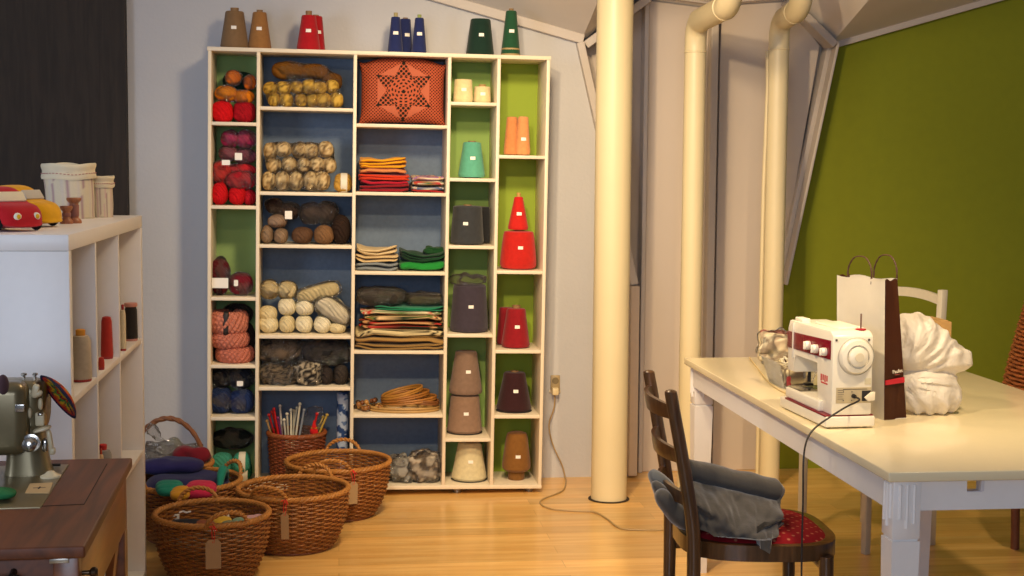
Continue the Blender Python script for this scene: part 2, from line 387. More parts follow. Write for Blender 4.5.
# ================================================================ shelf unit
LEAN = .0118; SY = 6.094; SX = .15
SM = Matrix.Translation((SX, SY, 0)) @ Matrix.Rotation(LEAN, 4, 'Y')
SMI = SM.inverted()
def sl(px, py, d=0.0):          # pixel -> shelf-local point at depth d behind its front
    return SMI @ atY(px, py, SY+d)
shelf = thing('shelving_unit', 'tall white compartment shelf with blue and green backs, against the wall', 'shelf', (SX, SY, 0), 0, None, LEAN)
SHD = .285; TB = .0070
Ztop = sl(380, 51.9).z; Zbot = sl(380, 489.2).z
xL = sl(208, 270).x; xR = sl(545.3, 270).x
xL, xR = sl(207.9, 48).x, sl(550.5, 55).x
def dx(top, bot):               # divider centre from its top and bottom pixel
    return (sl(top, 52).x+sl(bot, 486).x)/2
DIV = [dx(258.4, 256.5), dx(356, 350.5), dx(451.3, 442), dx(499.9, 491)]
colx = [xL+TB, *DIV, xR-TB]
rows = [[123.7, 207.4, 299, 366.7, 419], [109, 194, 246.7, 337.2, 389], [126, 194.1, 273.4, 352.5, 416.3], [103.8, 180, 247.4, 335.9, 440.3], [157, 272.5, 351.9, 417]]
cpx = [233, 307, 401, 473, 521]
ZB = []                         # board top heights per column; index 0 = top cell
for c in range(5):
    zz = [sl(cpx[c]-(rows[c][k]-50)*.012, rows[c][k]).z for k in range(len(rows[c]))]
    ZB.append([z+TB for z in zz]+[Zbot+TB*2])
    for z in zz:
        bm = B(); box(bm, (colx[c]+TB, .003, z-TB), (colx[c+1]-TB, SHD, z+TB), .0015); link('shelf_board', bm, WHITE, shelf)
for i, x in enumerate([xL+TB]+DIV+[xR-TB]):
    bm = B(); box(bm, (x-TB, .0, Zbot if i else Zbot), (x+TB, SHD+.006, Ztop-2*TB), .0015)
    link('side_panel' if i in (0, 5) else 'divider', bm, WHITE, shelf)
bm = B(); box(bm, (xL-.003, -.002, Ztop-2*TB), (xR+.003, SHD+.006, Ztop+.002), .0015); link('top_board', bm, WHITE, shelf)
bm = B(); box(bm, (xL-.001, -.001, Zbot-.002), (xR+.001, SHD+.006, Zbot+2*TB), .0015); link('bottom_board', bm, WHITE, shelf)
m_blue = mat('#66788f', .8, var=.09, scale=60, key='back_blue'); m_gr = mat('#89a858', .8, var=.03, scale=10, key='back_green'); m_gr2 = mat('#8ea62a', .7, var=.03, scale=10, key='back_lime')
m_gr1 = mat('#8fae6c', .8, var=.03, scale=10, key='back_sage')
for c, m in enumerate([m_gr1, m_blue, m_blue, m_gr, m_gr2]):
    bm = B(); box(bm, (colx[c]+TB*.9, SHD-.008, Zbot+TB*1.8), (colx[c+1]-TB*.9, SHD-.001, Ztop-TB*1.8)); link('back_panel', bm, m, shelf, False)
for px, d in ((457, .05), (529, .05), (216, .05), (457, .25), (529, .25), (216, .25)):
    x = sl(px, 490, d).x; bm = B(); fz = -(x*math.tan(-LEAN))*1.0
    lathe(bm, [(.018, x*math.tan(LEAN)+.0005), (.018, Zbot-.002)], 20, (x, d, 0)); link('foot', bm, mat('#8a8478', .4, metal=.6), shelf)
def sthing(name, label, cat, x, y, z, group=None, rz=0):      # a thing standing in the shelf (shelf-local position)
    p = SM @ Vector((x, y, z)); o = thing(name, label, cat, p, 0, group)
    o.rotation_euler = (Matrix.Rotation(LEAN, 3, 'Y') @ Matrix.Rotation(rz, 3, 'Z')).to_euler(); return o
PXM = F/(SY+.12)
# ---------------------------------------------------------------- cones of thread
m_stick = mat('#efece4', .5, var=.02, key='sticker')
def cone(label, px, pyb, h, wb, wt, color, z, d=.13, group=None, tube_c='#8b6b45', core=3, rz=0, stick=.55, shape=None, band=False, plate=None, side=0.):
    """h, wb, wt in photo pixels"""
    k = 1/(F/(SY+d)); x = sl(px, pyb, d).x; h *= k; rb = wb*k/2; rt = wt*k/2
    t = sthing('yarn_cone', label, 'yarn cone', x, d, z, group, rz)
    if shape is None:
        pr = [(rb*.93, .004), (rb*1.0, .014), (rb*.985, h*.12)]
        for i in range(1, 7): f = i/7; pr.append((rb*.985+(rt-rb*.985)*f, h*.12+(h*.82)*f))
        pr += [(rt, h*.96), (rt*.9, h*.99), (rt*.55, h)]
    else: pr = [(r*k/2, zz*h) for r, zz in shape]
    bm = B(); lathe(bm, pr, 36); link('wound_thread', bm, yarn(color), t)
    cr = min(rt*.45, .018)
    bm = B(); lathe(bm, [(cr*1.7, 0), (cr*1.6, .006), (cr*.9, .008), (cr*.9, h*.9), (cr, h+core*k), (cr*.7, h+core*k+.0005), (cr*.65, h*.9)], 20); link('cone_tube', bm, mat(tube_c, .7), t)
    if plate: bm = B(); lathe(bm, [(rb*.95, 0), (rb*1.02, .003), (rb*.9, .006)], 30); link('base_disc', bm, mat(plate, .5), t)
    if band:
        for f in (.14, .02):
            bm = B(); r_ = rb*1.0-(rb-rt)*f; lathe(bm, [(r_*.96, h*f), (r_*1.03, h*f+.003), (r_*1.03, h*f+.009), (r_*.96, h*f+.012)], 30); link('paper_band', bm, mat('#a08a5c', .6), t)
    if stick:
        z0 = h*stick; 
        if shape is None: rr = rb+(rt-rb)*((stick-.12)/.82)
        else:
            rr = rb
            for (r1, z1), (r2, z2) in zip(shape, shape[1:]):
                if z1 <= stick <= z2 and z2 > z1: rr = (r1+(r2-r1)*(stick-z1)/(z2-z1))*k/2
        sw = .0105; tilt = (rb-rt)/h if shape is None else 0
        bm = B()
        def f(u, v):
            a_ = -pi/2-rz+side+(u-.5)*2*sw/rr; zz = (v-.5)*.0135; r_ = rr+.0012-zz*tilt
            return Vector((r_*cos(a_), r_*sin(a_), z0+zz))
        grid(bm, f, 7, 3); o = link('sticker', bm, m_stick, t)
    return t
TZ = Ztop+.002
cone('brown thread cone, leftmost on top of the shelf', 234.5, 48, 37, 27.5, 18, '#7d6244', TZ, .12)
cone('golden brown thread cone, second from left on top of the shelf', 259.5, 48, 37, 23, 13.5, '#95693a', TZ, .13, core=2)
cone('red thread cone with a visible tube end, in front on top of the shelf', 308.5, 50, 35, 23, 14, '#a80f1c', TZ, .10, core=4)
cone('red thread cone half hidden behind the other red cone on top of the shelf', 315.5, 50, 36, 19, 13, '#a50f1c', TZ, .19, core=1, side=.4)
cone('navy blue thread cone, left of the three on top of the shelf', 395.3, 51, 36, 15, 9, '#1f2a5c', TZ, .10, core=4, tube_c='#a79a67')
cone('navy blue thread cone, middle and set back among the three on top of the shelf', 405, 51, 36, 15, 10.5, '#1f2a5c', TZ, .19, core=1, side=.3)
cone('navy blue thread cone, right of the three on top of the shelf', 419, 51, 36, 15, 9, '#1f2a5c', TZ, .11, core=3, tube_c='#8f9b55')
cone('wide dark green thread cone, second from right on top of the shelf', 480, 53, 37, 28, 20, '#0d2c22', TZ, .12, core=0)
cone('tall narrow green thread cone with cream bands, rightmost on top of the shelf', 510.5, 53, 46, 19, 11, '#1c4b30', TZ, .12, core=2, band=True)
d_ = .13
cone('cream thread spool, taller of the pair in the small upper green compartment', 463, 102, 23.5, 20, 17.5, '#e3d3a2', ZB[3][0], .11, core=0, tube_c='#bfa878')
cone('cream thread spool, shorter and right of the pair in the small upper green compartment', 482, 102, 17, 18, 16, '#dccb9b', ZB[3][0], .13, core=2, tube_c='#a98a58')
cone('turquoise thread cone alone in its green compartment', 471.5, 177, 36, 27, 18, '#5aa68c', ZB[3][1], .12, core=1)
cone('charcoal thread cone in the green compartment below the turquoise one', 467, 244, 39, 34, 29, '#34373b', ZB[3][2], .10, core=1, side=-.2)
cone('black thread cone mostly hidden behind the charcoal cone', 481, 244, 37, 20, 17, '#222326', ZB[3][2], .2, core=0, stick=0)
cone('dark violet grey thread cone under a loose plastic bag', 469, 332, 48, 39, 33, '#3c3541', ZB[3][3], .11, core=0)
cone('taupe thread cone, lower of the stacked pair', 464.5, 431, 39, 36, 29, '#8a6f5c', ZB[3][4], .15, core=0, plate='#222222')
cone('taupe thread cone, upper of the stacked pair', 465.5, 391, 44, 34, 22, '#80695a', ZB[3][4]+39.4/(F/(SY+.15)), .15, core=0, side=.1)
cone('cream thread cone in the bottom green compartment', 469, 481, 38, 36, 24, '#cfc59f', ZB[3][5], .12, core=2, plate='#3a3a35')
cone('peach thread cone, left of the pair in the lime compartment', 511.5, 155, 38.5, 16, 11, '#cf8a55', ZB[4][0], .13, core=0, stick=0)
cone('peach thread cone with a label, right of the pair in the lime compartment', 522.5, 155, 39, 15.5, 10.5, '#d5935c', ZB[4][0], .11, core=0, stick=.42)
big = [(26, .0), (34, .04), (37, .12), (36.5, .3), (34, .6), (31, .9), (29, .98), (20, 1.0)]
cone('fat red thread cone, lower of two stacked red ones', 518, 270, 38.5, 37, 31, '#bb1f17', ZB[4][1], .11, core=0, shape=big, stick=.58)
cone('slim bright red thread cone standing on the fat red one', 518, 230, 34, 20.5, 9, '#c4211a', ZB[4][1]+38.9/PXM, .11, core=4, tube_c='#c09a50', stick=.5)
cone('crimson thread cone in the lime compartment below the stacked red ones', 515.5, 348, 40, 29, 19, '#8a0f1c', ZB[4][2], .10, core=3)
cone('crimson thread cone hidden behind the other crimson cone', 506, 348, 38, 20, 15, '#7e0e1c', ZB[4][2], .2, core=0, stick=0)
cone('dark maroon thread cone with a pale label', 513.8, 411, 40, 36, 22, '#321419', ZB[4][3], .12, core=1, plate='#2a2a2a')
lamp = [(16, 0), (17, .02), (17, .17), (24, .19), (29, .24), (29.5, .32), (26, .6), (22, .9), (19.5, .97), (12, 1)]
cone('golden brown lampshade-like thread cone in the bottom right compartment', 516, 481, 49, 29, 20, '#7e5524', ZB[4][4], .12, core=0, shape=lamp, stick=.52)
# loose plastic on the violet grey cone
t = sthing('plastic_bag', 'crumpled dark clear bag on top of the violet grey cone', 'plastic bag', sl(469, 288, .11).x, .11, ZB[3][3]+47/PXM)
bm = B(); lump(bm, (0, 0, .022), (.07, .06, .024), .8, .025, 30, 36, 3); link('film', bm, plastic_wrap('#77737c', .35), t)
# ---------------------------------------------------------------- yarn, bags, fabrics
def blotch(o, cols, s=40, thr=None):
    cl = [lin(c) for c in cols]
    def f(co):
        v = noise.noise(co*s)*.5+.5+noise.noise(co*s*2.3)*.2; i = min(len(cl)-1, max(0, int(v*len(cl)))); return cl[i]
    set_col(o, f)
M_ATTR = attr_mat('patterned')
def E(x0, x1, y0, y1, d, ry=None):       # pixel box at shelf depth d -> local centre, radii
    p = sl((x0+x1)/2, (y0+y1)/2, d); k = (SY+d)/F
    return Vector((p.x, d, p.z)), Vector(((x1-x0)*k/2, ry if ry else min((x1-x0), (y1-y0))*k/2*1.05, (y1-y0)*k/2))
def yball(label, bx, col, d=.12, ry=None, zb=None, group=None, e=.9, name='yarn_ball', lab=False):
    c, r = E(*bx, d, ry)
    if zb is not None and abs(c.z-r.z-zb) < .03: c.z = zb+r.z
    t = sthing(name, label, 'yarn', c.x, c.y, c.z-r.z, group)
    bm = B(); lump(bm, (0, 0, r.z), r, e, .004, 30, 28, hash(label) % 50); link('wound_yarn', bm, ball(col), t)
    if lab:
        bm = B(); lathe(bm, [(r.z*1.0, -.014), (r.z*1.03, -.012), (r.z*1.03, .012), (r.z*1.0, .014)], 28, (r.x*.1, 0, r.z), 'x', cap=False); link('paper_band', bm, mat('#ddd6c4', .6), t)
    return t
def bag(label, balls, d=.12, zb=None, wrap=('#e8e8ea', .2), ry=None, e=.9, amp=.008, name='bagged_yarn', cat='bag of yarn', infl=1.1, sticker=None, seg=22):
    """balls: list of (x0,x1,y0,y1,color[,dd])"""
    els = []
    for q in balls:
        c, r = E(*q[:4], d+(q[5] if len(q) > 5 else 0), ry); els.append((c, r, q[4]))
    c0 = sum((a[0] for a in els), Vector())/len(els); zlow = min(a[0].z-a[1].z for a in els)
    if zb is not None:
        for a in els: a[0].z += zb+.001-zlow
        zlow = zb
    org = Vector((c0.x, c0.y, zlow)); t = sthing(name, label, cat, *org)
    for c, r, col in els:
        bm = B(); lump(bm, c-org, r, e, .004, 30, seg, int(c.x*997) % 40); (lambda o: blotch(o, col, 95) if isinstance(col, list) else None)(link('yarn_ball', bm, M_ATTR if isinstance(col, list) else ball(col), t))
    bm = B(); hull(bm, [(c-org, r) for c, r, _ in els], None, infl, amp, 28, 44, int(c0.x*531) % 30, zmin=.0005); link('plastic_film', bm, plastic_wrap(*wrap), t)
    if sticker:
        c, r = E(*sticker, d-.085); q = c-org; bm = B(); box(bm, (q.x-r.x, q.y-.002, q.z-r.z), (q.x+r.x, q.y, q.z+r.z)); link('paper_label', bm, m_stick, t, False)
    return t
# column 1
z = ZB[0][0]
yball('bright red yarn ball, left at the bottom of the top left compartment', (212.5, 233, 101.5, 122), '#d01018', .09, .05, z, e=.65)
yball('deep red yarn ball beside the bright red one in the top left compartment', (233.5, 255.5, 102, 122), '#a30f1c', .1, .05, z, e=.7)
bag('bag of orange yarn lying on the two red balls, top left compartment', [(215, 237, 88, 103.5, '#e58a10'), (233, 254, 92, 105.5, '#e07e10')], .10, ZB[0][0]+.078, infl=1.08)
bag('bag of two orange yarn balls at the top of the top left compartment', [(226, 241, 77, 92, '#e0741a'), (244, 256, 82, 96, '#d8681c')], .13, ZB[0][0]+.138, infl=1.15)
yball('dark green yarn lump behind the orange bags', (223, 255, 71, 92), '#22382a', .21, .04, None)
z = ZB[0][1]
cols2 = ['#c8121c', '#c4101a', '#b01424', '#a01c34']
for i, (bx, lb) in enumerate([((211.5, 228, 184, 206), 'left red yarn ball at the bottom of the red and pink compartment'), ((229, 246, 186, 206), 'middle red yarn ball at the bottom of the red and pink compartment'), ((243, 256, 190, 206), 'small dark red yarn ball at the right bottom of the red and pink compartment')]):
    yball(lb, bx, cols2[i], .09+.02*i, .05, z, 'red yarn balls on the second shelf')
bag('bag of scarlet yarn with foil wrappers in the red and pink compartment', [(211, 232, 163, 186, '#cc2420'), (226, 256, 166, 178, '#b5222a')], .12, z+.085, amp=.012, sticker=(222, 230, 160, 165))
bag('bag of dark red yarn, lower right in the red and pink compartment', [(226, 256, 172, 190, '#a81c28')], .10, z+.065, amp=.012)
bag('bag of dusty mauve yarn in the red and pink compartment', [(219, 238, 151, 166, '#8c4a58'), (234, 256, 153, 169, '#7e4454')], .13, z+.17, amp=.010, sticker=(235, 242, 153, 160))
bag('bag of magenta pink yarn topping the red and pink compartment', [(221, 240, 134, 151, '#b03060'), (236, 256, 134, 152, '#a82c56')], .12, z+.235)
z = ZB[0][2]
bag('dark red yarn skein in clear wrap with a white label', [(210.5, 230, 261, 297, '#5a1a20')], .11, z, sticker=(212, 228, 278, 288), e=.8)
bag('maroon yarn bag with a small tag beside the dark red skein', [(229, 253, 275, 297, '#6e1826')], .1, z, sticker=(234, 238, 280, 286), e=.8)
z = ZB[0][3]
def hank(label, bx, col, z0, d=.12, rzz=0, bandc=None):
    c, r = E(*bx, d); t = sthing('yarn_hank', label, 'yarn', c.x, c.y, z0)
    bm = B()
    for s in range(5):
        off = 2*pi*s/5; pts = []
        for i in range(60):
            a_ = 2*pi*i/60; tw = a_*4+off
            R_ = r.x-.021+.011*cos(tw); pts.append((R_*cos(a_), .075*sin(a_)*(R_/(r.x-.021)), r.z+(r.z-.011)*sin(tw)))
        tube(bm, pts, .0125, 8, True)
    lump(bm, (0, 0, r.z), (r.x*.8, .06, r.z*.8), .8)
    link('twisted_yarn', bm, ball(col), t)
    if bandc: bm = B(); lump(bm, (-r.x*.05, -.07, r.z), (.014, .028, r.z*1.08), .5); link('yarn_band', bm, mat(bandc, .6), t)
hank('salmon pink yarn hank, bottom of the pile of three', (216, 254, 350, 365), '#bd705c', z)
hank('salmon pink yarn hank, middle of the pile of three', (211, 249, 336.5, 352), '#c07460', z+.061)
hank('salmon pink yarn hank with a dark band, top of the pile of three', (209, 248, 317, 339), '#c47a64', z+.122, bandc='#201a1a')
bag('dark bag pushed behind the salmon pink hanks', [(222, 252, 314, 335, '#1e2420')], .22, z+.14)
yball('dark yarn lump at the right behind the salmon hanks', (236, 256, 322, 365), '#2a1f22', .22, .04, z)
z = ZB[0][4]
bag('bag of navy yarn, lower one in the navy compartment', [(209.5, 232, 392, 418, '#1c2c52'), (230, 254, 394, 418, '#1e2e58')], .11, z, e=.7)
bag('bag of near black yarn, upper one in the navy compartment', [(211, 232, 372, 392, '#14161c'), (229, 253, 372, 393, '#161a24')], .11, z+.105, e=.75, amp=.012, sticker=(237, 243, 381, 386))
z = ZB[0][5]
yball('teal yarn skein with a cream band in the bottom left compartment', (211, 234, 452, 474), '#3f8f7c', .13, .04, None)
t = yball('teal yarn ball with a cream band, right side of the bottom left compartment', (232, 251, 452, 473), '#3f9480', .1, .045, None, lab=True)
bag('bag of black yarn above the teal skeins', [(212, 252, 438, 458, '#101512')], .16, z+.13, e=.75)
yball('green yarn lump with a pink tag below the teal skein', (236, 252, 466, 487), '#1f6a4a', .12, .04, z, lab=True)
yball('dark teal yarn lump at the bottom left corner of the shelf', (211, 235, 472, 487), '#245a50', .14, .05, z)
# column 2
z = ZB[1][0]
bag('brown bag of wool lying on the golden bag, top blue compartment', [(272, 306, 70, 88, '#7d5018'), (298, 328, 72, 88, '#7a4d18'), (322, 342, 81, 99, '#634018')], .14, z+.075, wrap=('#a08050', .25), e=.8)
def minis(x0, x1, y0, y1, cols, n, seed):
    rr = random.Random(seed); out = []
    nx = max(1, int((x1-x0)/12)); ny = max(1, round((y1-y0)/12.5))
    for j in range(ny):
        for i in range(nx):
            cx = x0+(x1-x0)*(i+.5+(j % 2)*.3-.1)/nx+rr.uniform(-1.6, 1.6); cy = y0+(y1-y0)*(j+.5)/ny+rr.uniform(-1.2, 1.2)*(j < ny-1); w = (x1-x0)/nx*rr.uniform(.5, .64); h = (y1-y0)/ny*rr.uniform(.5, .62)
            out.append((cx-w, cx+w, cy-h, cy+h, cols, rr.uniform(-.012, .012)))
    return out
bag('golden yellow yarn balls packed in a clear bag, top blue compartment', minis(267, 340, 84, 109, ['#5c4416', '#a8842e', '#c9a548', '#8a6a24', '#b8923a'], 8, 1), .12, z, wrap=('#d9c68c', .18), ry=.05, e=.85)
z = ZB[1][1]
bag('clear bag of beige balls, lower of two in the second blue compartment', minis(262, 332, 175, 193, ['#54432a', '#a88c60', '#cdb688', '#7a6340', '#b59a6c'], 8, 2), .11, z, wrap=('#d9ceb4', .16), ry=.05)
bag('large clear bag of beige balls, upper one in the second blue compartment', minis(266, 333, 148, 177, ['#54432a', '#a88c60', '#cdb688', '#7a6340', '#b59a6c'], 8, 3), .12, z+.072, wrap=('#d9ceb4', .16), ry=.05)
yball('small mustard yarn ball with a paper band beside the beige bags', (334, 352, 174, 193), '#b58a3a', .1, .035, z, lab=True, e=.7)
z = ZB[1][2]
for bx, c, lb, dd in [((261, 273.5, 227, 245), '#86705a', 'taupe skein end, far left in the brown compartment', .08), ((274, 288, 229.5, 245), '#8c745c', 'taupe skein end, second from left in the brown compartment', .08), ((292, 313, 228, 245), '#5e4330', 'dark brown skein in the middle of the brown compartment', .09), ((313.5, 334, 226, 245), '#7d5c3e', 'mid brown skein right of the dark brown one', .08), ((331, 351, 216, 245), '#2b1d16', 'blackish brown skein at the right of the brown compartment', .1)]:
    yball(lb, bx, c, dd, .06, z)
yball('taupe skein end resting on the two at the left of the brown compartment', (268, 287, 218, 231), '#8a7462', .09, .06, z+.066)
bag('dark brown yarn in a shiny bag, upper left of the brown compartment', [(266, 284, 201, 217, '#33231c'), (276, 300, 206, 222, '#3a2a22')], .13, z+.1, wrap=('#c0bcc0', .22), amp=.014, sticker=(285, 292, 211, 219))
bag('grey brown yarn in a shiny bag, upper right of the brown compartment', [(300, 324, 207, 228, '#43362e'), (316, 337, 205, 228, '#3a2f2a')], .13, z+.08, wrap=('#c0bcc0', .25), amp=.014)
z = ZB[1][3]
crm = ['#dccfa8', '#d6c79c', '#e2d9ba', '#e2dabe', '#d6c8a0']
for i, (a_, b_) in enumerate([(258.5, 278.5), (279, 295), (295.5, 313), (313.5, 331), (329, 346)]):
    yball(['cream yarn ball, bottom row, far left', 'cream yarn ball, bottom row, second from left', 'cream yarn ball, bottom row, centre', 'cream yarn ball, bottom row, second from right', 'cream yarn ball, bottom row, far right and low'][i]+' of the cream compartment', (a_, b_, 319 if i != 4 else 325, 336.5), crm[i], .1, .055, z, 'cream yarn balls on the fourth shelf')
for i, (a_, b_, y0) in enumerate([(259, 277, 305), (278, 296, 303), (295, 314, 301.5)]):
    yball(['left', 'middle', 'right'][i]+' cream yarn ball of the second row in the cream compartment', (a_, b_, y0, y0+17.5), crm[i+1], .11, .055, z+.073, 'cream yarn balls on the fourth shelf')
bag('two cream yarn balls in one bag, top left of the cream pile', [(260, 279, 286, 305, '#cbb98e'), (277, 297, 287, 305, '#c9b88c')], .12, z+.139, wrap=('#f0e8cc', .10))
def lying(label, p0, p1, w, col, d, name='bagged_skein'):
    a_, b_ = sl(*p0, d), sl(*p1, d); c = (a_+b_)/2; v = b_-a_; k = (SY+d)/F
    t = sthing(name, label, 'bag of yarn', c.x, c.y, c.z-w*k/2)
    M = Matrix.Rotation(-math.atan2(v.z, v.x), 3, 'Y'); r = (v.length/2, w*k/2*1.2, w*k/2)
    bm = B(); lump(bm, (0, 0, w*k/2), r, .6, .005, 25, 28, 4, M); link('yarn_skein', bm, ball(col), t)
    bm = B(); lump(bm, (0, 0, w*k/2), tuple(q*1.09+.002 for q in r), .55, .010, 35, 40, 9, M); link('plastic_film', bm, plastic_wrap('#efe8d2', .16), t)
lying('cream skein in clear wrap tilted up to the right on top of the cream pile', (297, 298), (339, 287), 15, '#cdbb8c', .11)
lying('pale skein in clear wrap sloping down to the right, right side of the cream pile', (317, 299), (349, 321), 19, '#d9cfb6', .11)
yball('pale yarn ball behind the sloping skeins on the cream shelf', (318, 346, 300, 334), '#cfc4a2', .19, .05, z)
z = ZB[1][4]
def mixbag(label, bx, cols, zb, d=.12, s=60, wrap=('#d8d8dc', .18), amp=.02):
    c, r = E(*bx, d, .07); t = sthing('bagged_yarn', label, 'bag of yarn', c.x, c.y, zb); 
    bm = B(); lump(bm, (0, 0, r.z), r, .75, amp, 35, 56, int(c.x*700) % 30); o = link('mixed_yarn', bm, M_ATTR, t); blotch(o, cols, s)
    bm = B(); lump(bm, (0, 0, r.z*1.04), r*1.08, .7, amp*.9, 30, 48, 5); link('plastic_film', bm, plastic_wrap(*wrap), t); return t
mixbag('clear bag of black and cream mottled yarn, front left of the dark compartment', (259, 298, 368, 389), ['#14110f', '#201a16', '#6a5c48', '#1c1816', '#100e0c'], z, .10, 70)
mixbag('clear bag of black and white striped yarn, front middle of the dark compartment', (294, 323, 365, 389), ['#14110f', '#b0a48c', '#1c1816', '#8a7c66'], z, .09, 60)
yball('dark grey yarn ball, left of the pair at the right of the dark compartment', (320, 333, 371, 389), '#332c2a', .09, .05, z)
yball('dark grey yarn ball, far right of the dark compartment', (333, 348.5, 369, 389), '#38312d', .09, .05, z)
mixbag('crumpled clear bag of taupe yarn, upper left of the dark compartment', (259, 303, 346, 370), ['#3a3028', '#5a4c3e', '#1c1714'], z+.085, .13, 25, ('#e0e0e4', .25))
mixbag('shiny bag of black yarn, upper right of the dark compartment', (300, 348, 345, 370), ['#0e0d0e', '#16161a', '#222026'], z+.08, .12, 25, ('#c8ccd8', .2))
# column 2 bottom: bin of needles and roll
zb2 = ZB[1][5]
# ---------------------------------------------------------------- wicker
m_wick = mat('#8f5a28', .5, var=.3, scale=30, bump=.3, bscale=150, key='wicker', spec=.4)
m_wick2 = mat('#a56f34', .5, var=.2, scale=25, bump=.3, bscale=150, key='wicker_rim', spec=.4)
m_wick3 = mat('#7a4526', .55, var=.2, scale=25, bump=.3, bscale=150, key='wicker_dark')
def weave_mesh(prof, rows, stakes, rr=.0046, amp=.0035):
    """prof(t)->(r,z)"""
    bm = B(); seg = stakes*4
    for j in range(rows):
        r, z = prof((j+.5)/rows); ph = j*pi
        tube(bm, [((r+amp*sin(stakes*a/2+ph))*cos(a), (r+amp*sin(stakes*a/2+ph))*sin(a), z+.0008*sin(a*5+j)) for a in [2*pi*i/seg for i in range(seg)]], rr, 5, True, .75)
    return bm
def basket(name, label, x, y, rz, rb=.145, rt=.2, h=.215, rows=25, stakes=36, handles=True, tagon=None, cat='basket', group=None, z=0, bulge=.012, m=None, mrim=None, tilt=0):
    t = thing(name, label, cat, (x, y, z), rz, group)
    pr = lambda q: (rb+(rt-rb)*q**.8+bulge*sin(pi*q), .008+(h-.014)*q)
    link('weave', weave_mesh(pr, rows, stakes, h/rows*.56, .0038), m or m_wick, t)
    bm = B()
    for i in range(stakes):
        a = 2*pi*(i+.5)/stakes; tube(bm, [((pr(q)[0])*cos(a), (pr(q)[0])*sin(a), pr(q)[1]) for q in (0, .25, .5, .75, 1)], .0036, 5)
    link('stakes', bm, m_wick3 if m is None else m, t)
    bm = B(); lathe(bm, [(rb, 0), (rb+.004, .004), (rb, .012), (.01, .012)], 40); link('base', bm, m_wick3, t)
    bm = B()
    for s in range(3):
        pts = []
        for i in range(192):
            a = 2*pi*i/192; tw = a*24+2*pi*s/3; R_ = rt+.0048*cos(tw); pts.append((R_*cos(a), R_*sin(a), h+.0048*sin(tw)))
        tube(bm, pts, .0062, 7, True)
    link('rim', bm, mrim or m_wick2, t)
    if handles:
        for sgn in (-1, 1):
            bm = B()
            for s in range(2):
                pts = []
                for i in range(49):
                    q = i/48; a = pi*q; hx = -.072*cos(a); hz = .058*sin(a)-.012; ang = hx/rt; tw = q*44+pi*s
                    R_ = rt+.0042*cos(tw)+.012*sin(a)
                    pts.append((R_*sin(ang), sgn*R_*cos(ang), h+hz+.0042*sin(tw)))
                tube(bm, pts, .0050, 7)
            link('handle', bm, m_wick2, t)
    if tagon is not None:
        a, w, hh = tagon[:3]; bm = B(); q = .62; R_ = pr(.83)[0]+.026; d = Vector((cos(a), sin(a), 0)); s = Vector((-sin(a), cos(a), 0))
        top = Vector((d.x*(R_+.002), d.y*(R_+.002), h*.83)); rq = pr(max(.05, (h*.83-hh)/h))[0]+.034; bot = Vector((d.x*rq, d.y*rq, h*.83-hh))
        dn = (bot-top).normalized(); n = s.cross(dn).normalized()
        poly = [(-w/2, .012), (-w/2+.01, 0), (w/2-.01, 0), (w/2, .012), (w/2, hh), (-w/2, hh)]
        A = [bm.verts.new(top+s*u+dn*v+n*.0008) for u, v in poly]; C = [bm.verts.new(top+s*u+dn*v-n*.0008) for u, v in poly]
        bm.faces.new(A); bm.faces.new(C[::-1])
        for i in range(6): bm.faces.new((A[i], A[(i+1) % 6], C[(i+1) % 6], C[i]))
        link('cardboard_tag', bm, mat(tagon[3] if len(tagon) > 3 else '#8a6b48', .8, var=.05), t, False)
        bm = B(); hp = top+dn*.012; rimp = Vector((d.x*(rt+.012), d.y*(rt+.012), h+.004))
        tube(bm, smoothpts([hp+s*.002, (hp+rimp)/2+s*.005+d*.008, rimp+s*.003, rimp-s*.004-d*.01, (hp+rimp)/2-s*.004+d*.006, hp-s*.002], 4), .0014, 5)
        for q in range(3): tube(bm, [rimp+s*(.004*q-.004), rimp+s*(.012*q-.012)+d*.016-Vector((0, 0, .006*q))], .0016, 5)
        link('red_string', bm, mat('#c22018', .7), t)
    return t
def front_pos(px, py, rb):      # basket centre from its lowest visible base pixel
    p = atZ(px, py, 0); return p.x, p.y+rb
pB = atZ(293, 488, .215); pC = atZ(338, 461, .215); pA = atZ(212, 513, .215); pD = atZ(186, 480, .215); pF = atY(168, 463, 5.86)
ta = -pi/2
basket('wicker_basket', 'wicker laundry basket nearest the camera, holding small fabric scraps', pA.x, pA.y, R(20), tagon=(ta-R(20)+.10, .050, .10, '#a08360'), rb=.138, rt=.19)
basket('wicker_basket', 'empty wicker basket in the middle of the floor row, between two others', pB.x, pB.y, R(-24), tagon=(ta+R(24)-.10, .028, .1, '#9a7a54'))
basket('wicker_basket', 'empty wicker basket standing furthest right, in front of the needle bin', pC.x, pC.y, R(-6), tagon=(ta+R(6)+.26, .036, .09, '#a58a66'), rt=.205)
basket('wicker_basket', 'wicker basket heaped with navy, teal and pink cloth', pD.x, pD.y, R(-58), rt=.2, tagon=(ta+R(58)-.8, .04, .1))
# basket with the tall arched handle behind
t = basket('arch_handled_basket', 'round wicker basket with a tall arched handle, holding plastic bags, behind the cloth basket', pF.x, pF.y, 0, .125, .172, pF.z, handles=False)
hr = .145; bm = B()
for s in range(2):
    pts = [(-hr*cos(pi*i/40)*1.02+.0, .0+.0035*cos(i*1.1+pi*s), .16+.225*sin(pi*i/40)+.0035*sin(i*1.1+pi*s)) for i in range(41)]
    tube(bm, pts, .0085, 8)
link('arch_handle', bm, mat('#7a4a26', .5, var=.2, scale=25), t)
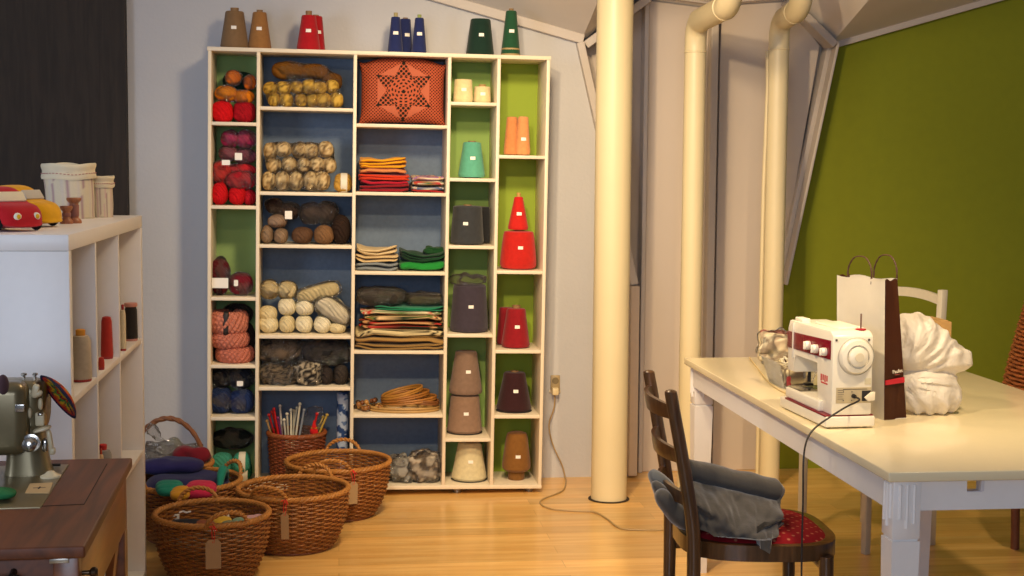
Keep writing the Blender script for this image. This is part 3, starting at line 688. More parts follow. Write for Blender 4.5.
# scraps in the front basket
def rag(label, x, y, z, r, col, amp=.02, cat='fabric', name='fabric_scrap', seed=1, e=.8, rz=0, cols=None, s=30, fr=18):
    t = thing(name, label, cat, (x, y, z-r[2]), rz)
    bm = B(); lump(bm, (0, 0, r[2]), r, e, amp, fr, 40, seed); o = link('crumpled_cloth', bm, M_ATTR if cols else cloth(col), t)
    if cols: blotch(o, cols, s)
    return t
def inb(p, px, py, z): q = atZ(px, py, z); return q.x, q.y, z
# hidden filling that carries the scraps
fz = .135
bm = B(); lump(bm, (0, 0, .075), (.158, .158, .072), .6, .006, 20, 36, 2)
for v in bm.verts: k_ = .72+.28*min(1, max(0, v.co.z)/.13); v.co.x *= k_; v.co.y *= k_
o = link('fabric_pile', bm, M_ATTR); o.location = (pA.x, pA.y, .014)
tag(o, 'heap of small mixed fabric scraps filling the nearest basket', 'fabric', None, 'stuff'); blotch(o, ['#2a211c', '#6a4a30', '#8c7a66', '#41505a', '#3a2c24'], 55)
for lb, px, py, r, c, sd in [('black folded scrap with a white squiggle in the nearest basket', 185, 524, (.05, .04, .016), '#12131c', 3), ('sage green scrap at the right in the nearest basket', 245, 522, (.035, .035, .016), '#6f8a78', 5), ('dusty pink scrap at the right edge of the nearest basket', 254, 518, (.03, .03, .018), '#b58d92', 6), ('yellow scrap in the middle of the nearest basket', 222, 521, (.026, .03, .014), '#b99532', 7), ('rust brown scrap left of centre in the nearest basket', 204, 524, (.03, .035, .014), '#7a3f22', 8), ('white scrap in the centre of the nearest basket', 212, 527, (.022, .02, .013), '#d9d2c4', 9), ('grey green scrap right of centre in the nearest basket', 232, 524, (.03, .03, .014), '#6c6f52', 10)]:
    q = atZ(px, py, .182); rag(lb, q.x, q.y, .176, (r[0]*1.15, r[1]*1.15, r[2]*1.1), c, .012, seed=sd)
for lb, px, py in (('small white clothes tag standing at the back left of the nearest basket', 176, 515), ('small white clothes tag standing at the back right of the nearest basket', 226, 514)):
    q = atZ(px, py, .18); t = thing('white_tag', lb, 'tag', (q.x, q.y, .163)); bm = B(); box(bm, (-.011, -.002, 0), (.011, .002, .02), .001); link('tag_card', bm, m_stick, t, False)
    bm = B(); lathe(bm, [(.003, -.0026), (.003, .0026)], 12, (0, 0, .012), 'y'); link('tag_hole', bm, mat('#2b211c', .8), t)
q = atZ(186, 522, .166); bm = B(); tube(bm, smoothpts([(-.02, -.004, 0), (-.008, .004, .002), (.004, -.004, .0), (.018, .004, .001)], 5), .003, 6); o = link('white_cord_piece', bm, mat('#dcd6d2', .7)); o.location = (q.x, q.y-.02, .205); tag(o, 'short white cord lying on the black scrap in the nearest basket', 'cord')
# cloth heap in D
bm = B(); lump(bm, (0, 0, .112), (.162, .162, .11), .55, .014, 12, 40, 4)
for v in bm.verts: k_ = .76+.24*min(1, max(0, v.co.z)/.18); v.co.x *= k_; v.co.y *= k_
o = link('navy_blanket', bm, cloth('#1d1f4e')); o.location = (pD.x, pD.y, .014); tag(o, 'navy blue folded blanket filling the cloth basket', 'fabric')
def sausage(label, p0, p1, p2, r, col, z, name='rolled_cloth'):
    A = [atZ(*p, z) for p in (p0, p1, p2)]; c = A[1]; 
    t = thing(name, label, 'fabric', (c.x, c.y, z-r*.4)); P = [a-c+Vector((0, 0, [-.02, .03, -.02][i]+r*.4)) for i, a in enumerate(A)]
    bm = B(); S_ = smoothpts(P, 8); n = len(S_); tube(bm, S_, [r*(.55+.45*sin(pi*i/(n-1))) for i in range(n)], 18, False, 1.0)
    for v in bm.verts: v.co += Vector((1, 1, 1))*noise.noise(v.co*25)*.004
    link('cloth_roll', bm, cloth(col), t)
def mound(label, px, py, z, r, col, sd, rz=0):
    q = atZ(px, py, z); t = thing('rolled_cloth', label, 'fabric', (q.x, q.y, z-r[2]), R(rz)); bm = B()
    for k in range(3): lump(bm, (0, (k-1)*r[1]*.35, r[2]*(.75+.12*k)), (r[0]*(1-.1*abs(k-1)), r[1]*.75, r[2]*(.7+.1*k)), .8, .006, 14, 32, sd+k)
    link('cloth_roll', bm, cloth(col), t)
mound('teal folded cloth on the left of the cloth basket', 170, 488, .232, (.052, .05, .028), '#1f7a68', 3, 10)
mound('bright pink rolled cloth at the front of the cloth basket', 200, 489, .232, (.058, .055, .030), '#b8284a', 6, -8)
mound('yellow rolled cloth at the front left of the cloth basket', 181, 493, .228, (.036, .04, .022), '#c08a28', 9, 0)
sausage('teal cloth strip at the right edge of the cloth basket', (219, 482), (223, 478), (226, 472), .018, '#1c7868', .235)
q = atZ(194, 468, .22); rag('dark red crumpled cloth lying behind the navy blanket', q.x, q.y-.0, .272, (.07, .045, .028), '#6e1420', .03, seed=12)
q = atZ(176, 472, .22); rag('dark purple cloth layer across the back of the cloth basket', q.x-.02, q.y-.02, .25, (.13, .08, .028), '#232050', .015, seed=13)
# bags in F
t = thing('clear_plastic_bag', 'knotted clear plastic bag with grey yarn inside, in the arch-handled basket', 'plastic bag', (pF.x, pF.y, .02))
bm = B(); lump(bm, (0.01, -.01, .150), (.12, .1, .085), .85, .03, 18, 44, 4); o = link('grey_yarn', bm, M_ATTR, t); blotch(o, ['#23221f', '#3a3833', '#5c564a', '#1a1918'], 30)
bm = B(); lump(bm, (0.01, -.01, .165), (.138, .115, .105), .85, .045, 20, 56, 5); link('plastic_film', bm, plastic_wrap('#d9d6cc', .6, .1), t)
bm = B(); kn = Vector((-.025, -.06, .295)); tube(bm, smoothpts([kn+Vector((.03, .02, -.05)), kn+Vector((.01, .0, -.01)), kn+Vector((-.01, 0, .012)), kn+Vector((-.03, 0, .04)), kn+Vector((-.045, .0, .05))], 6), [.035-.0*i for i in range(1)]*1 and [.03, .026, .022, .018, .014, .012, .01, .009, .009, .01, .011, .013, .015, .017, .018, .02, .021, .022, .022, .021, .02, .019, .018, .016, .012], 12)
for v in bm.verts: v.co += Vector((1, .6, 1))*noise.noise(v.co*70)*.008
link('twisted_neck', bm, plastic_wrap('#e0d8c0', .5, .2), t)
t = thing('clear_plastic_bag', 'loose clear bag spilling over the left of the arch-handled basket', 'plastic bag', (pF.x-.09, pF.y+.03, .13))
bm = B(); lump(bm, (0, 0, .06), (.06, .06, .055), .8, .03, 22, 40, 8); link('dark_yarn', bm, ball('#3a382f'), t)
bm = B(); lump(bm, (0, 0, .065), (.07, .07, .068), .8, .035, 22, 40, 9); link('plastic_film', bm, plastic_wrap('#c8c4b4', .3, .12), t)
# ---------------------------------------------------------------- needle bin in the shelf
c, r = E(267, 327, 428, 485, .13); rw = .118
p = SM @ Vector((c.x, .145, zb2))
basket('needle_bin', 'tall round wicker bin full of knitting needles in the bottom blue compartment', p.x, p.y, 0, .106, .119, .203, 24, 30, False, None, 'bin', z=p.z, bulge=0, m=mat('#7d3f20', .5, var=.25, scale=30, bump=.3), mrim=mat('#8a4a22', .5, var=.2, scale=30))
ndl = [(269, 415, 279, 436, '#a01820', 'dark red'), (274, 409, 281, 436, '#c02028', 'red'), (280, 406, 283, 436, '#b8b0a8', 'pale grey'), (267, 421, 276, 436, '#a08050', 'tan'), (284, 420, 287, 436, '#c9c4b0', 'cream'), (287, 414, 289, 436, '#bdb8a6', 'grey white'), (291, 410, 291, 436, '#d5cfb8', 'ivory'), (294, 411, 293, 436, '#b9b39a', 'khaki'), (300, 404, 294, 436, '#cfc9b2', 'bone white'), (304, 410, 297, 436, '#8a8f96', 'steel grey'), (327, 415, 312, 436, '#b89a40', 'brass coloured'), (323, 417, 309, 436, '#a88c38', 'old gold'), (317, 414, 309, 436, '#c01c1c', 'scarlet'), (278, 418, 284, 436, '#6a2c60', 'purple'), (272, 412, 283, 436, '#b8241c', 'brick red'), (297, 408, 290, 436, '#a9a695', 'stone grey')]
for i, (x0, y0, x1, y1, cc, nm) in enumerate(ndl):
    dd = .09+.02*(i % 4); A = SM @ sl(x0, y0, dd); Bq = SM @ sl(x1, y1+14, .13)
    t = thing('knitting_needle', nm+' knitting needle sticking out of the wicker bin', 'knitting needle', Bq, 0, 'needles in the wicker bin')
    v = A-Bq; bm = B(); tube(bm, [(0, 0, 0), v], .0045, 8); link('shaft', bm, mat(cc, .35, var=.02), t)
    bm = B(); lump(bm, v, (.0075, .0075, .0075), 1, seg=10); link('knob', bm, mat(cc, .3, var=.02), t)
t = sthing('plastic_sleeve', 'crumpled clear plastic sleeve standing in the needle bin', 'plastic bag', sl(311, 430, .16).x, .16, zb2+.165)
bm = B(); lump(bm, (0, 0, .06), (.046, .02, .092), .7, .02, 40, 40, 3, Matrix.Rotation(.35, 3, 'Y')); link('film', bm, plastic_wrap('#b8b4b0', .3, .15), t)
t = sthing('red_toy_figure', 'small red felt figure with a yellow collar in the needle bin', 'toy', sl(314, 430, .07).x, .085, zb2+.200)
bm = B(); lump(bm, (0, 0, .018), (.018, .012, .018), .9, .003, 60); link('body', bm, cloth('#b81818'), t)
bm = B(); lathe(bm, [(.012, .034), (.002, .066)], 16); link('pointed_hat', bm, cloth('#c01818'), t)
bm = B(); lump(bm, (0, 0, .034), (.014, .011, .004), 1); link('collar', bm, mat('#d8b030', .5), t)
# roll of blue and white wrapping
c, r = E(336, 347.5, 392, 485, .12); t = sthing('paper_roll', 'upright roll of blue and white striped paper in the bottom blue compartment', 'roll', c.x+.002, .10, zb2)
bm = B(); hgt = ZB[1][4]-2*TB-.02-zb2; lathe(bm, [(.024, 0)]+[(.024, hgt*i/120) for i in range(1, 120)]+[(.024, hgt)], 48); o = link('rolled_paper', bm, M_ATTR, t)
cb, cw_ = lin('#28406e'), lin('#a8b4c6')
set_col(o, lambda co: cb if (math.atan2(co.y, co.x)/(2*pi)+co.z*11+.25*noise.noise(co*60)) % 1 < .33 else (cw_ if noise.noise(co*45) < .25 else lin('#5a7096')))
# ---------------------------------------------------------------- column 3
z = ZB[2][0]
c, r = E(359, 447, 57.5, 125.5, .1)
t = sthing('crochet_cushion', 'orange crocheted cushion with a star pattern, in the upper blue compartment', 'cushion', c.x, .13, z)
W2, H2 = r.x, (r.z); star_d = lin('#1e1c14'); oc_, od_ = lin('#b4583a'), lin('#4a1c10')
def cush(sgn):
    def f(u, v):
        a, b = 2*u-1, 2*v-1
        x = a*W2*(.925+.075*abs(b)**5); up = (b+1)/2
        ztop = H2*(.62+.36*(1-abs(a)**2.6)+.16*abs(a)**14); zbot = -H2*(.93+.05*abs(a)**6)
        z_ = zbot+(ztop-zbot)*up; zz = z_ + (.06*H2*abs(a)**5*(1 if b > 0 else -1)*abs(b)**6)
        th = .075*((1-a**4)*(1-b**4))**.5+.006
        return Vector((x, sgn*th, H2+zz))
    return f
bm = B(); grid(bm, cush(-1), 220, 170)
top_ = B.__call__ if 0 else None
o = link('crocheted_front', bm, attr_mat('crochet', .9, .6, 260), t)
def star(co):
    x = co.x/W2*1.26; y_ = (co.z-H2*.97)/H2; r_ = math.hypot(x, y_); a = math.atan2(y_, x)-pi/2
    sec = (a % (pi/3)); sec = min(sec, pi/3-sec)       # 0 at point .. pi/6 at notch
    R_out, R_in = .90, .47
    # star edge by interpolating in polar along the straight edge
    p1 = (R_out, 0); p2 = (R_in*cos(pi/6), R_in*sin(pi/6)); q = (cos(sec), sin(sec))
    den = q[0]*(p2[1]-p1[1])-q[1]*(p2[0]-p1[0]); rs = (p1[0]*(p2[1]-p1[1])-p1[1]*(p2[0]-p1[0]))/den
    g = 34
    if r_ < .44:
        rk = r_/.09; ring = int(rk); nseg = [1, 7, 10, 13, 18, 22][min(ring, 5)]
        if r_ < .04: return star_d
        fr_ = rk % 1; aa = (a*nseg/(2*pi)+.5*(ring % 2)) % 1
        return star_d if (abs(fr_-.5) < .27 and abs(aa-.5) < .26) else oc_
    if r_ < rs:
        u, v = (x*.707+y_*.707)*10, (-x*.707+y_*.707)*10
        if R_out-.13 < r_ < R_out-.03 and sec < .09: return star_d
        return star_d if ((u % 1-.5)**2+(v % 1-.5)**2) < .17 else oc_
    if r_ < .93*.90*cos(pi/6)/cos(pi/6-sec) and r_ > rs+.02: 
        return lin('#b86448')
    u, v = (x*.707+y_*.707)*15, (-x*.707+y_*.707)*15
    return od_ if ((u % 1-.5)**2+(v % 1-.5)**2) < .12 else oc_
set_col(o, star)
bm = B(); grid(bm, cush(1), 30, 24); link('cushion_back', bm, cloth('#8c3c22'), t)
def folds(label, x0, x1, y0, y1, col, zb, d=.13, dep=.11, seed=0, n=1, group=None, amp=.009, pattern=None, name='folded_fabric', wavy=0, s=40):
    """one folded cloth showing its folded front edge; heights in photo pixels"""
    c, r = E(x0, x1, y0, y1, d); h = r.z*2; t = sthing(name, label, 'fabric', c.x, d+.01, zb, group)
    bm = B(); L_ = max(1, n); W_ = r.x
    for k in range(L_):
        hh = h/L_; rr = random.Random(seed*31+k); o_ = rr.uniform(-.02, .02)*W_*2; w = W_*(1-rr.uniform(0, .05))
        vs = len(bm.verts)
        lump(bm, (o_*.3, 0, hh*(k+.5)), (w, dep, hh*.54), .22, .0, 10, 56, seed+k, None, .6)
        bm.verts.ensure_lookup_table()
        for v in bm.verts[vs:]:
            v.co.z += noise.noise(Vector((v.co.x*14+seed*3, v.co.y*10, k*.35)))*amp*1.5+wavy*(abs(v.co.x/W_)**2)
            v.co.y += noise.noise(Vector((v.co.x*22, seed+k, v.co.z*30)))*amp
            if v.co.z < 0: v.co.z = 0
    o = link('folded_cloth', bm, M_ATTR if pattern else cloth(col, .05), t)
    if pattern: blotch(o, pattern, s)
    return t, h
def pile(x0, x1, ybot, zb, items, **kw):
    z_ = zb; y = ybot
    for i, it in enumerate(items):
        lb, hp, col = it[:3]; ex = it[3] if len(it) > 3 else {}
        dx0, dx1 = ex.pop('dx', (0, 0)); _, h = folds(lb, x0+dx0, x1+dx1, y-hp, y, col, z_, seed=i+int(x0), **{**kw, **ex}); z_ += h+.0004; y -= hp
    return z_
z = ZB[2][1]
pile(358.5, 409, 192, z, [('dark red folded cloth at the bottom of the warm coloured pile', 7, '#8c1420', dict(n=2)), ('raspberry red folded cloth in the warm coloured pile', 4, '#b01830', dict(dx=(1, 0))), ('orange red folded cloth in the warm coloured pile', 7, '#cc3a18', dict(n=2)), ('peach folded cloth with dark edging in the warm coloured pile', 4.5, '#c9824e', dict(dx=(1, -3))), ('golden yellow folded cloth topping the warm coloured pile', 9.5, '#e0a012', dict(n=3, dx=(1, -3), wavy=.004))])
cp = ['#c9762a', '#b03a3a', '#d9c9b0', '#4a6a4a', '#c99a3a']
pile(410.5, 444, 192, z, [('red edged folded print at the bottom of the small print pile', 2.6, '#a02020'), ('white and blue floral folded print in the small print pile', 4.2, '', dict(pattern=['#d9d4c4', '#4a5a80', '#c9c0a8', '#a04848'], s=90)), ('orange striped folded print in the small print pile', 4.6, '', dict(pattern=cp, s=60)), ('multicoloured folded print topping the small print pile', 4.2, '', dict(pattern=['#c96a4a', '#d9c9a8', '#8a5a9a', '#c99a3a'], s=90))], dep=.08)
z = ZB[2][2]
pile(355, 398, 271.5, z, [('grey blue folded cloth under the cream cloths', 8, '#7d8488', dict(n=2)), ('cream folded cloth, second from the bottom of the cream pile', 6, '#cbb283', dict(n=2, wavy=.006, dx=(0, 0))), ('cream folded cloth with upturned ends, topping the cream pile', 6.5, '#d3bd90', dict(n=2, wavy=.022, dx=(1, -1)))])
t, h = folds('bright green folded cloth at the bottom of the green pile', 398, 444, 263, 271.5, '#1f8434', z, seed=3, n=1, wavy=.008)
t, h2 = folds('dark green folded cloth with raised corners on the green pile', 399, 444.5, 256, 264, '#123c22', z+h, seed=4, n=3, wavy=.026, amp=.01)
q = sl(434, 254, .12); t = sthing('green_cloth_bundle', 'dark green crumpled cloth bundle on the right of the green pile', 'fabric', q.x, .12, z+h+h2)
bm = B(); lump(bm, (0, 0, .012), (.042, .06, .016), .7, .02, 40, 40, 5); link('crumpled_cloth', bm, cloth('#14401f'), t)
z = ZB[2][3]
z_ = pile(354, 446, 352, z, [('khaki thick folded cloth at the bottom of the mixed pile', 7, '#8a6c3c', dict(n=2, dep=.13)), ('tan folded cloth in the mixed pile above the khaki one', 5, '#9c7a44', dict(dep=.13, dx=(-1, 1))), ('cream cloth with black line drawing in the mixed pile', 8, '', dict(pattern=['#1f1a14', '#d6c698', '#c9b98c', '#2a241c', '#d9ca9e'], s=55, n=1, dx=(0, 0), dep=.13)), ('dark red and tan folded cloth in the mixed pile', 8, '', dict(pattern=['#7c1414', '#b88a5c', '#1c2418', '#a83028', '#b08860'], s=30, n=2, dx=(3, -1))), ('orange and brown floral folded cloth in the mixed pile', 5.5, '', dict(pattern=['#d0601c', '#1c2a1c', '#d9b888', '#5a6a30', '#c85a20'], s=50, dx=(8, -3))), ('white folded cloth with green and red print in the mixed pile', 4.5, '', dict(pattern=['#e0d8bc', '#5a7040', '#d4caa8', '#b8382c', '#dcd2b4'], s=50, dx=(4, -3))), ('teal green folded cloth near the top of the mixed pile', 5, '#1c7a58', dict(dx=(20, -3), n=2))])
q = sl(385, 306, .12); t = sthing('bagged_cloth', 'dark cloth in a shiny clear bag on top of the mixed pile, left', 'bag of fabric', q.x-.015, .13, z_)
bm = B(); lump(bm, (0, 0, .028), (.095, .09, .03), .7, .016, 25, 44, 2); link('dark_cloth', bm, cloth('#2b2824'), t)
bm = B(); lump(bm, (0, 0, .032), (.104, .095, .038), .7, .022, 30, 50, 6); link('plastic_film', bm, plastic_wrap('#c4c4c0', .22), t)
q = sl(424, 309, .12); t = sthing('bagged_cloth', 'olive grey cloth in a shiny clear bag on top of the mixed pile, right', 'bag of fabric', q.x, .13, z_)
bm = B(); lump(bm, (0, 0, .02), (.078, .08, .02), .7, .014, 25, 44, 3); link('olive_cloth', bm, cloth('#3c3d2e'), t)
bm = B(); lump(bm, (0, 0, .022), (.086, .085, .027), .7, .018, 30, 50, 7); link('plastic_film', bm, plastic_wrap('#c8c8b8', .22), t)
# rattan rings
z = ZB[2][4]
m_rat = mat('#a8763a', .55, var=.15, scale=30)
def ringobj(label, px, py, rx, zc_, col, tilt=0, d=.11, tr=.005, n=2, rz=0):
    q = sl(px, py, d); t = sthing('wooden_hoop', label, 'hoop', q.x, d, zc_, 'wooden hoops in the dark blue compartment', rz)
    bm = B()
    for k in range(n):
        tube(bm, [(rx*cos(2*pi*i/60), min(rx, .085)*sin(2*pi*i/60), tilt*rx*cos(2*pi*i/60)+.006+k*tr*1.9+abs(tilt)*rx) for i in range(60)], tr, 7, True)
    link('hoop_ring', bm, mat(col, .55, var=.15, scale=30), t)
ringobj('large flat wooden hoop at the bottom of the hoop pile', 404, 411, .148, z, '#b08a50', .0, .115, .006, 2)
ringobj('bamboo hoop tilted up to the right, lower in the hoop pile', 409, 407, .115, z+.025, '#a06a2c', .10)
ringobj('bamboo hoop in the middle of the hoop pile', 405, 404, .10, z+.035, '#9a6426', .18)
ringobj('small bamboo hoop tilted on top of the hoop pile', 402, 399, .085, z+.046, '#a8762e', .26)
ringobj('dark rattan hoop on the right of the hoop pile', 421, 407, .075, z+.026, '#7a4a20', -.10)
q = sl(368, 406, .12); t = sthing('bead_bundle', 'bundle of brown wooden beads and rings at the left of the hoop shelf', 'beads', q.x, .10, z)
rr = random.Random(5)
for k in range(22):
    bm = B(); x, y_, zz = rr.uniform(-.055, .06), rr.uniform(-.05, .05), rr.uniform(.008, .05); lump(bm, (x, y_, max(.011, zz*(1-abs(x)*5))), (.011, .011, .011), 1, seg=12)
    link('bead', bm, mat(rr.choice(['#6a3c1c', '#8a5a2a', '#3a281a', '#a87c44']), .4), t)
z = ZB[2][5]
mixbag('clear bag of taupe and white folded ribbon in the bottom blue compartment', (408, 441, 455, 484), ['#8a7c6c', '#b0a594', '#5a4e42', '#9a8c7a'], z, .10, 18, ('#d8d8d8', .3), .02)
mixbag('empty looking crumpled clear bag beside the ribbon bag', (388, 414, 459, 483), ['#6a6a68', '#8c8a84', '#55534e'], z, .11, 25, ('#e0e0e0', .3), .03)
mixbag('low clear bag lying in front at the left of the bottom blue compartment', (357, 392, 468, 487), ['#3a3c40', '#54565a', '#2a2c30'], z, .12, 25, ('#d0d4d8', .25), .02)
# ================================================================ left bookcase
CX, CN, CF, CT = -.637, 3.571, 4.882, 1.2265
CZm = atX(139.9, 345.2, CX).z+.0; CZl = atX(142, 458, CX).z; CD = .39; th = .039
m_lam = mat('#e6e3e0', .35, var=.015, key='laminate_white'); 
bc = thing('bookcase', 'white open cube bookcase with thread on its shelves, at the left', 'bookcase', (CX, CN, 0))
LY = CF-CN
def bbox(name, x0, x1, y0, y1, z0, z1, m=m_lam, bev=.0015):
    bm = B(); box(bm, (x0, y0, z0), (x1, y1, z1), bev); return link(name, bm, m, bc)
bbox('top_board', -CD, 0, 0, LY, CT-th, CT)
bbox('bottom_board', -CD, 0, 0, LY, .012, .05)
bbox('side_panel', -CD, 0, 0, .034, .05, CT-th-.0005)
bbox('side_panel', -CD, 0, LY-.034, LY, .05, CT-th-.0005)
d1 = atX(97.3, 300, CX).y-CN; d2 = atX(120.1, 300, CX).y-CN
for d in (d1, d2): bbox('divider', -CD+.002, -.002, d-.009, d+.009, .05, CT-th)
ys = [.034, d1-.009, d1+.009, d2-.009, d2+.009, LY-.034]
for i in range(3):
    for zz in (CZm, CZl): bbox('shelf_board', -CD+.003, -.003, ys[2*i], ys[2*i+1], zz, zz+.018)
bbox('back_panel', -CD-.004, -CD+.001, .002, LY-.002, .02, CT-.01)
# thread on its shelves
def spool(label, px, pyb, h, w, wt, col, z, xo, capc=None, capt=None, name='thread_spool', flange=None):
    p = atZ(px, pyb, z); k = p.y/F; r = w*k/2; t = thing(name, label, 'thread spool', (min(p.x, CX-r-.003), p.y+r*.6, z)); rt = wt*k/2; h = h*k
    bm = B(); lathe(bm, [(r*.96, .006), (r, .012)]+[(r+(rt-r)*i/8, .012+(h-.03)*i/8) for i in range(1, 9)]+[(rt*.8, h-.006), (rt*.4, h-.004)], 32); link('wound_thread', bm, yarn(col), t)
    bm = B(); lathe(bm, [(r*.9, 0), (r*.98, .004), (r*.95, .011), (.008, .011)], 28); link('base_flange', bm, mat(flange or '#a02a2a', .5), t)
    if capc: bm = B(); lathe(bm, [(r*.42, h-.006), (r*.45, h+.010), (r*.3, h+.012)], 20); link('tube_top', bm, mat(capc, .5), t)
    if capt: bm = B(); lathe(bm, [(r*.9, h-.008), (r*1.0, h-.004), (r*.95, h+.004)], 28); link('top_flange', bm, mat(capt, .5), t)
    return t
zm = CZm+.018; zl = CZl+.018
spool('beige thread cone with an orange top in the nearest bookcase compartment', 83.5, 382, 47, 21, 19, '#b5a68e', zm, .07, '#d9942a')
spool('red thread spool, taller of two in the middle bookcase compartment', 106.5, 359, 43, 12, 10, '#b03026', zm, .10)
spool('red thread spool, lower front one in the middle bookcase compartment', 101.2, 370, 14, 6, 6, '#b83a2c', zm, .03)
spool('narrow cream spool with a yellow band in the far bookcase compartment', 123.8, 351, 42, 6, 5.5, '#d9cba8', zm, .05, '#a02020', None)
spool('black thread spool with pink ends in the far bookcase compartment', 133.5, 341, 36, 13, 12, '#26221f', zm, .11, None, '#c98a7a', flange='#c98a7a')
spool('grey thread spool with a red cap on the lower bookcase shelf', 110.5, 495, 46, 18, 17, '#8f8c88', zl, .05, '#b81c24', flange='#8f8c88')
spool('narrow orange and cream spool beside the grey one on the lower bookcase shelf', 101.6, 500, 47, 5, 5, '#d8b890', zl, .02, '#b8442c')
# toy cars
def car(label, x, y, rz, s, col, side_w, lights=True):
    t = thing('knitted_toy_car', label, 'toy car', (x, y, CT), rz); m = cloth(col, .1)
    bm = B(); W = .058*s; Ln = .10*s
    # side profile lofted across the width with rounding
    prof = [(-.10, .012), (-.103, .03), (-.098, .052), (-.085, .062), (-.072, .085), (-.055, .101), (-.01, .106), (.018, .098), (.036, .080), (.050, .070), (.085, .060), (.102, .042), (.105, .02), (.098, .010), (.0, .007)]
    P_ = smoothpts([(a*s, 0, b*s) for a, b in prof]+[(prof[0][0]*s, 0, prof[0][1]*s)], 4)[:-1]
    cz = .05*s; rings = []
    for j in range(15):
        v = -1+2*j/14; sh = (1-abs(v)**4*.22) if abs(v) < 1 else .74; hi = lambda z: z
        ring = []
        for q in P_:
            taper = 1-.18*max(0, (q.z-.06*s)/(.05*s)); ring.append(bm.verts.new((q.x*sh, v*W*taper, cz+(q.z-cz)*(sh*.5+.5 if q.z > cz else sh))))
        rings.append(ring)
    n = len(P_)
    for a, b in zip(rings, rings[1:]):
        for k in range(n): bm.faces.new((a[k], a[(k+1) % n], b[(k+1) % n], b[k]))
    for rg, rev in ((rings[0], 1), (rings[-1], 0)):
        c = bm.verts.new((0, rg[0].co.y*1.06, cz))
        for k in range(n): bm.faces.new((rg[k], rg[(k+1) % n], c) if rev else (rg[(k+1) % n], rg[k], c))
    link('body', bm, m, t)
    mw = mat(side_w, .8, var=.03)
    bm = B(); M = Matrix.Translation((.0425*s, 0, .082*s)) @ Matrix.Rotation(R(58), 4, 'Y'); box(bm, (-.0135*s, -W*.68, -.003), (.0135*s, W*.68, .003), .0025, 3, M); link('windscreen', bm, mw, t)
    for sg in (-1, 1):
        bm = B(); M = Matrix.Translation((-.022*s, sg*W*.935, .079*s)) @ Matrix.Rotation(sg*R(14), 4, 'X'); box(bm, (-.03*s, -.003, -.015*s), (.034*s, .003, .013*s), .002, 3, M); link('side_window', bm, mw, t)
        for xw in (-.062, .062):
            bm = B(); lathe(bm, [(.004, -.006), (.017*s, -.005), (.019*s, 0), (.017*s, .005), (.004, .006)], 24, (xw*s, sg*W*.98, .019*s), 'y'); link('wheel', bm, cloth('#17181a'), t)
        if lights:
            bm = B(); lump(bm, (.100*s, sg*.027*s, .036*s), (.006*s, .011*s, .0095*s), 1, seg=16); o = link('headlight', bm, cloth('#e6e0cc'), t)
            bm = B(); lump(bm, (.104*s, sg*.027*s, .036*s), (.004*s, .006*s, .006*s), 1, seg=14); link('yellow_centre', bm, cloth('#d9a520'), o)
    return t
q = atZ(20, 232, CT); car('red knitted toy car with cream windows and yellow headlights on the bookcase', q.x-.066, q.y+.085, R(-40), 1.04, '#b01820', '#e0d3b4')
q = atZ(47, 228, CT); car('yellow knitted toy car parked behind the red one on the bookcase', q.x-.092, q.y+.10, R(-22), 1.04, '#d9a010', '#b9b4aa', False)
# fabric totes
def tote(label, px, pyb, w, h, seed, lean=0, strc=('#c9beb0', '#a5868a')):
    p = atZ(px, pyb, CT); k = p.y/F; r = w*k/2; H = h*k; t = thing('fabric_basket', label, 'fabric basket', (p.x, p.y+r, CT), 0)
    bm = B()
    def f(u, v):
        a = 2*pi*u; rr = r*(.93+.07*v+.03*noise.noise(Vector((cos(a)*1.5, sin(a)*1.5, v*2.5+seed)))); return Vector((rr*cos(a)+lean*v, rr*sin(a), H*.82*v))
    grid(bm, f, 56, 20, True); o = link('fabric_body', bm, M_ATTR, t)
    c1, c2, c3 = lin('#cfc3a8'), lin(strc[0]), lin(strc[1])
    set_col(o, lambda co: [c1, c2, c1, c3, c1, c1][int((math.atan2(co.y, co.x)+pi)/(2*pi)*60) % 6])
    bm = B()
    def g(u, v):
        a = 2*pi*u; w_ = noise.noise(Vector((cos(a)*1.2, sin(a)*1.2, seed*3)))*.005*H/.15
        # outside cuff, over the rim, down inside
        if v < .6: q = v/.6; rr = r*1.06+.002*sin(q*9); z = H*(.70+.27*q)
        else: q = (v-.6)/.4; rr = r*(1.06-.13*q); z = H*(.97+.03*sin(pi*q)-.25*q*q)
        return Vector(((rr+w_)*cos(a)+lean*.9, (rr+w_)*sin(a), z+w_*1.2))
    grid(bm, g, 56, 18, True); link('turned_cuff', bm, cloth('#d3c8ac', .04), t)
    bm = B(); zz = H*.80
    for i in range(44):
        a0, a1 = 2*pi*i/44, 2*pi*(i+.55)/44
        ww = lambda a: noise.noise(Vector((cos(a)*1.2, sin(a)*1.2, seed*3)))*.005*H/.15
        tube(bm, [((r*1.07+ww(a0)+.001)*cos(a0)+lean*.9, (r*1.07+ww(a0)+.001)*sin(a0), zz+ww(a0)*1.2), ((r*1.07+ww(a1)+.001)*cos(a1)+lean*.9, (r*1.07+ww(a1)+.001)*sin(a1), zz+ww(a1)*1.2)], .0012, 5)
    link('pink_stitching', bm, mat('#a05a5e', .7), t)
    bm = B(); lathe(bm, [(r*.93, .0), (r*.93, .004)], 40); link('base', bm, cloth('#b8ad98'), t)
tote('large cream striped fabric basket with a turned cuff on the bookcase', 67, 219, 48, 55, 3, -.008)
tote('small cream striped fabric basket right of the large one on the bookcase', 99.5, 217.5, 24, 41, 8, -.003, ('#c9a8a0', '#a58a84'))
